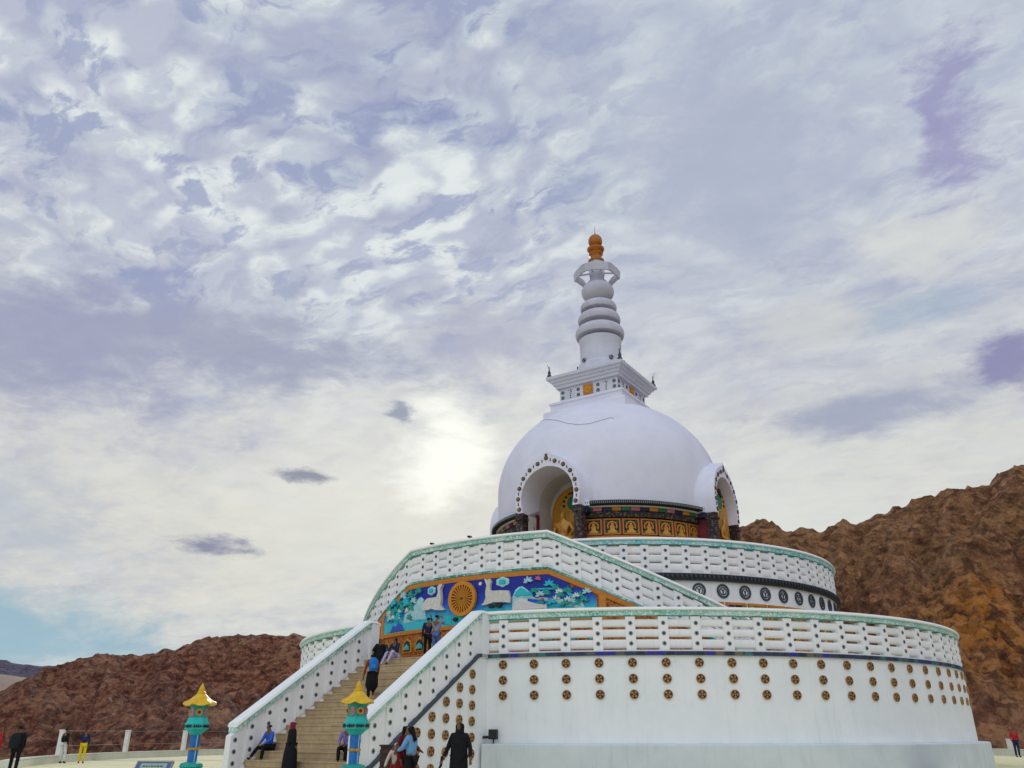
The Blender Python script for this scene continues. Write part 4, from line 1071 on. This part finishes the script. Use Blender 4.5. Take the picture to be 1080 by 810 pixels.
def person(loc, rot, h, label, top, bottom, pose=None, hair='long', robe=None, shoes='shoe_dark', group=None, headmat='hair_black'):
    r = empty('person', loc, rot, label=label, cat='person', group=group); k = h/1.70
    J = dict(BASE); J.update(pose or {})
    V = {n_: Vector(c)*k for n_, c in J.items()}
    def rad(n_, m=1., ad=0.):
        q = RAD[n_]; q = q if isinstance(q, tuple) else (q, q); return ((q[0]*m+ad)*k, (q[1]*m+ad)*k)
    P = {n_: (tuple(V[n_]), rad(n_)) for n_ in BASE}; E_ = list(BE)
    # face: nose and chin; hands with five fingers
    fwd = Vector((0, -1, 0)); hd = V['head']
    P['nose'] = (tuple(hd+fwd*.108*k+Vector((0, 0, -.005*k))), (.012*k, .016*k)); E_.append(('head', 'nose'))
    for sd in 'LR':
        d = (V['w'+sd]-V['e'+sd]).normalized(); side = d.cross(fwd if abs(d.dot(fwd)) < .9 else Vector((0, 0, 1))).normalized()
        pm = V['w'+sd]+d*.06*k; P['p'+sd] = (tuple(pm), (.034*k, .018*k)); E_.append(('w'+sd, 'p'+sd))
        curl = (fwd if abs(d.dot(fwd)) < .9 else Vector((0, 0, -1)))
        for i, (o_, L_) in enumerate(((-.030, .065), (-.010, .078), (.010, .074), (.029, .058))):
            a = pm+side*o_*k+d*.035*k; b_ = a+d*L_*.55*k+curl*.01*k; c_ = b_+d*L_*.35*k+curl*.025*k
            P['f%s%d' % (sd, i)] = (tuple(b_), .009*k); P['g%s%d' % (sd, i)] = (tuple(c_), .007*k)
            E_ += [('p'+sd, 'f%s%d' % (sd, i)), ('f%s%d' % (sd, i), 'g%s%d' % (sd, i))]
        tpt = V['w'+sd]+d*.03*k-side*.045*k+curl*.01*k; P['t1'+sd] = (tuple(tpt), .010*k); P['t2'+sd] = (tuple(tpt+d*.035*k), .008*k)
        E_ += [('w'+sd, 't1'+sd), ('t1'+sd, 't2'+sd)]
    skin('body', P, E_, 'skin_tone', r, 1)
    # eyes and mouth
    mb = MB()
    for sx in (-1, 1):
        c = hd+Vector((sx*.032*k, -.083*k, .018*k)); mb.lathe([(0, c.z-.008*k), (.011*k, c.z), (0, c.z+.008*k)], 6, 0, (c.x, c.y), cap=False)
    build('eye', mb, 'dark', r)
    # shirt
    if top:
        ns = ['pel', 'waist', 'chest', 'sL', 'eL', 'wL', 'sR', 'eR', 'wR']
        T = {n_: (tuple(V[n_]), rad(n_, 1.12, .012)) for n_ in ns}
        nb = V['chest'].lerp(V['neck'], .55); T['nb'] = (tuple(nb), (.075*k, .065*k))
        skin('shirt', T, [e for e in BE if e[0] in ns and e[1] in ns]+[('chest', 'nb')], top, r, 1)
    if bottom:
        ns = ['pel', 'hL', 'kL', 'aL', 'hR', 'kR', 'aR']
        T = {n_: (tuple(V[n_]), rad(n_, 1.08, .012 if n_ != 'aL' and n_ != 'aR' else .02)) for n_ in ns}
        skin('trousers', T, [e for e in BE if e[0] in ns and e[1] in ns], bottom, r, 1)
    if robe:
        mat_, rows_ = robe; mb = MB(); n_ = 18; R_ = []
        for (c, rx, ry) in rows_:
            R_.append([(c[0]*k+rx*k*cos(2*pi*j/n_)*(1+.05*sin(5*j)), c[1]*k+ry*k*sin(2*pi*j/n_)*(1+.05*cos(4*j)), c[2]*k) for j in range(n_)])
        mb.grid(R_, 0, True); build('robe', mb, mat_, r, smooth=60)
    # shoes
    for sd in 'LR':
        a, b_ = V['a'+sd]-Vector((0, 0, .03*k)), V['t'+sd]
        skin('shoe', {'a': (tuple(a+Vector((0, .02*k, 0))), .045*k), 'b': (tuple(b_), .038*k)}, [('a', 'b')], shoes, r, 1)
    # hair
    tp = V['top']
    if hair:
        Hh = {'a': (tuple(tp+Vector((0, .02, .012))*k), (.100*k, .112*k)), 'b': (tuple(hd+Vector((0, .055, -.03))*k), (.094*k, .085*k))}; He = [('a', 'b')]
        if hair == 'long':
            Hh['c'] = (tuple(V['neck']+Vector((0, .075, 0))*k), (.075*k, .05*k)); Hh['d'] = (tuple(V['chest']+Vector((0, .13, .0))*k), (.07*k, .04*k)); He += [('b', 'c'), ('c', 'd')]
        if hair == 'scarf':
            Hh['a'] = (Hh['a'][0], (.115*k, .125*k)); Hh['b'] = (tuple(hd+Vector((0, .035, -.02))*k), (.12*k, .10*k))
            Hh['c'] = (tuple(V['neck']+Vector((0, .01, 0))*k), (.105*k, .09*k)); Hh['d'] = (tuple(V['chest']+Vector((0, .0, .06))*k), (.17*k, .13*k)); He += [('b', 'c'), ('c', 'd')]
        skin('headscarf' if hair == 'scarf' else 'hair', Hh, He, headmat, r, 1)
    return r
VIEW = atan2(-.544, -.839)   # facing away from the viewer
CAMF = atan2(.544, .839)     # facing the viewer
def robe_rows(hem=.12, w=.26, top_=1.42):
    return [((0, 0, top_), .12, .09), ((0, 0, top_-.06), .20, .12), ((0, 0, 1.2), .20, .14), ((0, 0, 1.0), .20, .15), ((0, 0, .7), w*.88, w*.72), ((0, 0, .4), w*.95, w*.8), ((0, 0, hem), w, w*.85)]
# near the right stair wall
wm = person((10.02, -28.52, 0), CAMF-.3, 1.66, 'woman all in black with headscarf standing before the side wall medallions', 'black_cloth', 'black_cloth',
            dict(eR=(.25, .03, 1.14), wR=(.30, -.08, .92), eL=(-.27, .02, 1.14), wL=(-.32, -.12, .93), kR=(.12, -.05, .5)), 'scarf', ('black_cloth', robe_rows(.45, .25)), headmat='black_cloth')
mb = MB(); mb.tube([(0, 0, 0), (.02, -.02, -.16), (.10, -.02, -.34), (.2, -.02, -.44)], [.03, .03, .02, .01], 6)
um = build('folded_umbrella', mb, 'black_cloth', loc=(9.75, -28.78, .93)); um.rotation_euler = (0, 0, radians(200)); tag(um, 'thin folded black umbrella held by the woman in black', 'umbrella')
person((8.62, -28.47, 0), CAMF-2.0, 1.60, 'woman in light blue shirt with long black hair next to a red dress', 'blue_shirt', 'black_cloth', dict(eL=(-.22, -.10, 1.14), wL=(-.10, -.28, 1.16), eR=(.22, -.12, 1.14), wR=(.10, -.30, 1.10), neck=(0, -.03, 1.46), head=(0, -.06, 1.56), top=(0, -.06, 1.63)), 'long')
person((8.26, -28.22, 0), CAMF+.9, 1.60, 'woman in long dark red dress leaning towards the light blue shirt', 'dark_red', 'dark_red', dict(eR=(.22, -.14, 1.16), wR=(.14, -.34, 1.10)), 'long', ('dark_red', robe_rows(.05, .36)))
person((7.75, -27.95, 0), CAMF+.3, 1.22, 'child in cream top and red trousers beside the dark bin', 'cream_cloth', 'red_cloth', dict(eL=(-.3, -.06, 1.14), wL=(-.4, -.2, .92)), 'short', headmat='cream_cloth')
# staircase
def onstep(x, y): # height of the tread under y (world)
    yd = y/S; i = max(0, math.floor((-13.0-yd)/run)+1) if yd < -13.0 else 0
    i = int((-13.0-yd)//run) if yd < -13.0 else 0
    return S*(D1-max(i, 0)*rise)+Z0
xs, ys = 0.05, -20.5
person((xs, ys, onstep(xs, ys)), VIEW+.35, 1.66, 'person with blue backpack and rust sleeves climbing the middle of the stairs', 'rust_cloth', 'black_cloth',
       dict(kL=(-.11, -.22, .62), aL=(-.11, -.16, .24), tL=(-.11, -.30, .2), neck=(0, -.08, 1.44), head=(0, -.12, 1.54), top=(0, -.12, 1.62), chest=(0, -.04, 1.3), eR=(.26, .02, 1.12), wR=(.30, -.02, .86)), 'short', ('black_cloth', [((0, 0, 1.0), .17, .13), ((0, .02, .8), .22, .18), ((0, 0, .5), .24, .2), ((0, -.02, .33), .15, .14)]), shoes='red_cloth')
bk = MB(); bk.lathe([(.05, -.24), (.15, -.22), (.17, -.05), (.16, .1), (.10, .22), (.02, .25)], 12); bk.v = [(x, y*.62, z) for x, y, z in bk.v]
o = build('backpack', bk, 'bag_blue', loc=(xs+sin(VIEW+.35)*-.16, ys+cos(VIEW+.35)*.16, onstep(xs, ys)+1.22), rot=VIEW+.35, smooth=50); tag(o, 'bright blue backpack on the person climbing the stairs', 'backpack')
pk = MB(); pk.lathe([(.02, -.16), (.10, -.15), (.11, -.03), (.08, .02)], 10); pk.v = [(x, y*.5+.09, z) for x, y, z in pk.v]; build('front_pocket', pk, 'blue', o, smooth=50)
ys = -17.72
person((-2.15, ys, onstep(0, -17.3)), CAMF+.5, 1.62, 'person in black sitting against the left parapet at the stair top', 'black_cloth', 'black_cloth', dict(SIT, wL=(-.36, -.2, .3), eL=(-.32, -.1, .4)), 'long', ('black_cloth', [((0, -.05, .62), .12, .10), ((0, -.05, .55), .21, .14), ((0, -.03, .3), .25, .2), ((0, -.12, .1), .32, .34), ((0, -.2, -.12), .34, .38)]))
person((-1.25, ys, onstep(0, -17.3)), CAMF-.5, 1.62, 'person in dark top and lavender-white trousers sitting at the stair top', 'navy_cloth', 'lavender_cloth', dict(SIT, kL=(-.18, -.38, .26), kR=(.12, -.40, .30), aL=(-.30, -.62, -.28), tL=(-.34, -.72, -.3), aR=(.02, -.62, -.2), tR=(0, -.74, -.24)), 'long')
person((.25, -17.0, S*D1+Z0), VIEW-.15, 1.76, 'person in grey-blue shirt and jeans photographing the mural', 'greyblue', 'jeans', dict(eL=(-.25, -.2, 1.36), wL=(-.14, -.36, 1.56), eR=(.24, -.2, 1.36), wR=(.05, -.38, 1.56)), 'short')
person((-.08, -17.15, S*D1+Z0), VIEW+.35, 1.66, 'slim person in dark clothes close beside the grey-blue shirt at the mural', 'navy_cloth', 'black_cloth', dict(eL=(-.22, -.15, 1.45), wL=(-.18, -.25, 1.68)), 'short')
y_ = -23.0
person((-2.2, y_, onstep(0, y_)), CAMF-.6, 1.62, 'person in blue shirt and black trousers sitting low on the left steps', 'royal', 'black_cloth', dict(SIT, kL=(-.2, -.40, .1), kR=(.14, -.40, .16), aL=(-.26, -.62, -.22), tL=(-.3, -.74, -.24)), 'short')
wr_ = person((-.12, -23.95, .17), CAMF+2.2, 1.62, 'woman in black robe and dark red headscarf standing at the stair foot', 'black_cloth', 'black_cloth', None, 'scarf', ('black_cloth', robe_rows(.1, .30)), headmat='scarf_red')
person((1.35, -22.9, onstep(0, -22.9)), CAMF-.2, 1.62, 'person in purple shirt sitting on the steps behind the right lantern', 'purple_cloth', 'black_cloth', dict(SIT), 'short')
# left edge and kerb
person((-11.95, -26.5, 0), VIEW+.3, 1.68, 'person in black jacket with a black backpack at the left edge of the ground', 'black_cloth', 'black_cloth', None, 'short', ('black_cloth', [((0, .02, 1.43), .10, .09), ((0, .02, 1.37), .20, .14), ((0, .02, 1.15), .23, .17), ((0, .02, .9), .22, .17), ((0, .0, .76), .19, .14)]))
bk = MB(); bk.lathe([(.05, -.26), (.17, -.24), (.19, -.05), (.18, .12), (.11, .24), (.02, .27)], 12); bk.v = [(x, y*.7, z) for x, y, z in bk.v]
o = build('backpack', bk, 'bagblack', loc=(-11.95+.26*.54, -26.5-.26*.84, 1.13), rot=VIEW+.3, smooth=50); tag(o, 'full black backpack on the black-clad person at the left edge', 'backpack')
person((-13.15, -26.75, 0), VIEW, 1.68, 'person in red jacket and cap cut by the left edge beside the black backpack wearer', 'red_cloth', 'navy_cloth', None, 'short', headmat='red_cloth')
person((-21.85, -18.95, 0), VIEW-.5, 1.66, 'person in black top and white trousers next to a white fence post', 'black_cloth', 'white_cloth', dict(kL=(-.13, -.05, .5), aL=(-.26, .05, .08), tL=(-.28, -.08, .03)), 'short')
person((-20.95, -18.45, 0), VIEW+.3, 1.62, 'child-sized person in blue jacket and bright yellow trousers by the kerb', 'navy_cloth', 'yellow_cloth', dict(eR=(.24, -.1, 1.15), wR=(.16, -.3, 1.2)), 'short', headmat='scarf_red')
person((17.9, 20.15, 0), CAMF, 1.74, 'distant person in red top behind a white post at the right edge', 'red_cloth', 'navy_cloth', None, 'short', headmat='red_cloth')
person((18.6, 20.6, 0), CAMF+.4, 1.55, 'distant person in black at the far right edge of the photo', 'black_cloth', 'black_cloth', None, 'short', ('black_cloth', robe_rows(.3, .34)))
# two heads over the landing parapet
for A_, R_, h_, lab in ((-1.8, 13.9, 1.98, 'dark haired person whose head peeks over the top parapet, middle of the landing'), (-12.0, 13.9, 1.99, 'dark haired person whose head peeks over the parapet at its left bend')):
    zz = S*(D2 if A_ > -15 else zb(A_))+Z0
    person((R_*sin(radians(A_)), -R_*cos(radians(A_)), zz-.02), CAMF+1, h_, lab, 'navy_cloth', 'black_cloth', None, 'short')

# ------------------------------------------------------------------ camera, light, world
cam = bpy.data.cameras.new('camera'); co = bpy.data.objects.new('camera', cam); COL.objects.link(co); SC.camera = co
F = 850.; HZ = 773.; T_ = math.atan((HZ-405)/F)
cam.sensor_width = 36; cam.lens = F/1080*36; cam.clip_end = 8000; cam.clip_start = .1
co.location = (49.14*sin(radians(26)), -49.14*cos(radians(26)), 1.4)
head = radians(122.95)
co.rotation_euler = (pi/2+T_, 0, head-pi/2)
SUN_AZ, SUN_EL = radians(-37.9), radians(18.3)
sl_ = bpy.data.lights.new('sun', 'SUN'); so = bpy.data.objects.new('sun', sl_); COL.objects.link(so)
sl_.energy = 1.3; sl_.angle = radians(11); sl_.color = (1, .93, .82)
d = Vector((sin(SUN_AZ)*cos(SUN_EL), cos(SUN_AZ)*cos(SUN_EL), sin(SUN_EL)))
so.rotation_euler = (-d).to_track_quat('-Z', 'Y').to_euler()

w = bpy.data.worlds.new('World'); SC.world = w; w.use_nodes = True
nt = NT(w.node_tree); bg = w.node_tree.nodes['Background']; bg.inputs[1].default_value = .1
tc = nt.node('ShaderNodeTexCoord'); D_ = tc.outputs['Generated']
x, y, z = nt.sep(D_)
sky = nt.node('ShaderNodeTexSky', sky_type='NISHITA'); sky.sun_disc = False; sky.sun_elevation = SUN_EL; sky.sun_rotation = SUN_AZ
sky.altitude = 3500
AZ = nt.math('MULTIPLY', nt.math('ARCTAN2', x, y), 180/pi); EL = nt.math('MULTIPLY', nt.math('ARCSINE', z), 180/pi)
def lin(r, g, b): c = srgb(r, g, b); return (c[0]*10, c[1]*10, c[2]*10, 1)
zz = nt.math('ADD', nt.math('MAXIMUM', z, 0), .16)
Pl = nt.comb(nt.math('DIVIDE', x, zz), nt.math('DIVIDE', y, zz), 0)          # cloud layer overhead, seen in perspective
base = nt.ramp(nt.math('DIVIDE', EL, 60, clamp=True), [(0, lin(196, 204, 204)), (.10, lin(214, 214, 206)), (.27, lin(218, 217, 210)), (.42, lin(200, 203, 210)), (.62, lin(198, 207, 217)), (1, lin(190, 200, 215))])
wv = nt.node('ShaderNodeVectorMath', operation='MULTIPLY_ADD'); nt.put(wv.inputs[0], nt.noise(Pl, 1.8, 5, .6, 0, 1)); wv.inputs[1].default_value = (.28, .28, .28); nt.put(wv.inputs[2], Pl)
Pw = wv.outputs[0]
n_big = nt.noise(Pw, 1.0, 6, .60)
n_mid = nt.noise(nt.mapping(Pw, (1.0, 1.7, 1), (0, 0, .5)), 3.0, 10, .60, .0)
n_fin = nt.noise(nt.mapping(Pw, (1, 1.6, 1), (0, 0, .2)), 9, 8, .60, .0)
puff = nt.node('ShaderNodeTexVoronoi', feature='SMOOTH_F1'); nt.put(puff.inputs['Vector'], nt.mapping(Pw, (1, 1.5, 1), (0, 0, .3))); puff.inputs['Scale'].default_value = 13; puff.inputs['Smoothness'].default_value = .5
# texture strength: strong high up left, weak near horizon
hi = nt.smooth(EL, 16, 36); lf = nt.smooth(AZ, -18, -40)
tex = nt.math('ADD', .30, nt.math('MULTIPLY', hi, nt.math('ADD', .30, nt.math('MULTIPLY', lf, 1.0))))
c = nt.mix(nt.math('MULTIPLY', nt.smooth(n_big, .42, .70), .42), base, lin(184, 189, 206))
cm = nt.math('MULTIPLY', nt.smooth(n_mid, .49, .36), tex)
c = nt.mix(nt.math('MULTIPLY', cm, .72), c, lin(148, 158, 194))
cf = nt.math('MULTIPLY', nt.smooth(n_mid, .50, .62), tex)
c = nt.mix(nt.math('MULTIPLY', cf, .75), c, lin(226, 232, 232))
c = nt.mix(nt.math('MULTIPLY', nt.math('MULTIPLY', nt.smooth(n_fin, .49, .38), tex), .5), c, lin(150, 160, 194))
c = nt.mix(nt.math('MULTIPLY', nt.math('MULTIPLY', nt.smooth(n_fin, .51, .62), tex), .45), c, lin(232, 238, 236))
c = nt.mix(nt.math('MULTIPLY', nt.math('MULTIPLY', nt.smooth(nt.math('ADD', puff.outputs[0], nt.math('MULTIPLY', nt.math('SUBTRACT', n_fin, .5), .9)), .38, .72), tex), .40), c, lin(160, 166, 196))
# named cloud banks by direction, edges broken by noise
nz = nt.noise(nt.mapping(nt.comb(AZ, EL, 0), (.6, 1.4, 1)), .16, 7, .62, .6, 1)
nzf = nt.noise(nt.mapping(nt.comb(AZ, EL, 3), (.6, 1.4, 1)), .5, 6, .65, .3, 1)
nzx = nt.noise(nt.mapping(nt.comb(AZ, EL, 7), (.5, 1.5, 1)), 1.1, 6, .65, .2, 1)
def patch(c, A_, E_, sa, se, col, k=1., warp=1., lo=1.15, hi_=.25, small=False):
    wa = nt.node('ShaderNodeVectorMath', operation='SUBTRACT'); nt.put(wa.inputs[0], nz); wa.inputs[1].default_value = (.5, .5, .5)
    wb = nt.node('ShaderNodeVectorMath', operation='SUBTRACT'); nt.put(wb.inputs[0], nzf); wb.inputs[1].default_value = (.5, .5, .5)
    if small: nt.l.new(nzf, wa.inputs[0]); nt.l.new(nzx, wb.inputs[0])
    ax, ay, _ = nt.sep(wa.outputs[0]); bx, by, _ = nt.sep(wb.outputs[0])
    u = nt.math('ADD', nt.math('MULTIPLY', nt.math('SUBTRACT', AZ, A_), 1/sa), nt.math('MULTIPLY', nt.math('ADD', ax, nt.math('MULTIPLY', bx, .6)), 2.6*warp))
    v = nt.math('ADD', nt.math('MULTIPLY', nt.math('SUBTRACT', EL, E_), 1/se), nt.math('MULTIPLY', nt.math('ADD', ay, nt.math('MULTIPLY', by, .6)), 2.6*warp))
    d_ = nt.math('SQRT', nt.math('ADD', nt.math('MULTIPLY', u, u), nt.math('MULTIPLY', v, v)))
    return nt.mix(nt.math('MULTIPLY', nt.smooth(d_, lo, hi_), k), c, lin(*col))
c = patch(c, -38, 17, 17, 8, (238, 237, 225), .65, .7, 1.5, 0)
c = patch(c, -50, 12, 20, 6, (228, 226, 212), .6, .8, 1.4, 0)
c = patch(c, -14, 13, 18, 7, (226, 227, 218), .75, .6, 1.4, 0)
c = patch(c, -66, 22.5, 13, 5, (158, 162, 188), .85, .9)
c = patch(c, -53, 24.5, 11, 3.2, (162, 166, 188), .85, .9)
c = patch(c, -35, 26, 8, 3, (182, 184, 200), .7, .8)
c = patch(c, -64, 5.2, 10, 2.9, (146, 180, 196), .9, .7)
c = patch(c, -68, 12, 9, 4, (176, 186, 200), .6, .8)
c = patch(c, -14, 37, 12, 8, (176, 184, 204), .85, .7)
c = patch(c, 2, 36, 3.5, 6, (146, 143, 188), .75, 1.2)
c = patch(c, 2, 21.0, 4.5, 2.4, (132, 130, 174), .85, 1.0)
c = patch(c, -8, 19.5, 9, 1.8, (160, 166, 188), .85, .8)
c = patch(c, -1, 29.5, 5, 2.4, (216, 218, 214), .7, .9)
c = patch(c, -9, 25.5, 6, 2.0, (214, 215, 210), .6, .9)
c = patch(c, -4, 25.5, 4, 1.5, (150, 176, 200), .5, .9)
c = patch(c, -37.9, 18.3, 3.4, 3.9, (264, 264, 252), 1.0, .75, 1.45, .1)
c = patch(c, -48.1, 16.4, 2.3, .62, (130, 134, 154), .85, .75, 1.15, .2, True)
c = patch(c, -53.0, 11.3, 2.9, .8, (130, 134, 162), .88, .8, 1.15, .2, True)
c = patch(c, -41.3, 21.3, 1.5, .9, (138, 146, 166), .8, .7, 1.0, .3, True)
cov = nt.math('SUBTRACT', 1, nt.math('MULTIPLY', nt.smooth(n_big, .62, .42), .08))
# added gain on the sky behind the viewer, to brighten the stupa's front
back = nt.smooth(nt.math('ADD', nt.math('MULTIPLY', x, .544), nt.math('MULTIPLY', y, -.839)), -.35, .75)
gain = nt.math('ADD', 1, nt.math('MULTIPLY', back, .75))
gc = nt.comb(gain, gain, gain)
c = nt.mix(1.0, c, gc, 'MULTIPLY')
gm = w.node_tree.nodes[-1]
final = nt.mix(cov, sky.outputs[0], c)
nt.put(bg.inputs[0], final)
for n_ in w.node_tree.nodes:
    if n_.type == 'MIX': n_.clamp_result = False; n_.clamp_factor = True
try: w.cycles.sampling_method = 'MANUAL'; w.cycles.sample_map_resolution = 512
except Exception: pass

vs = SC.view_settings; vs.view_transform = 'Standard'; vs.look = 'None'; vs.exposure = 0; vs.gamma = 1; vs.use_curve_mapping = False
SC.cycles.max_bounces = 6; SC.cycles.use_denoising = True
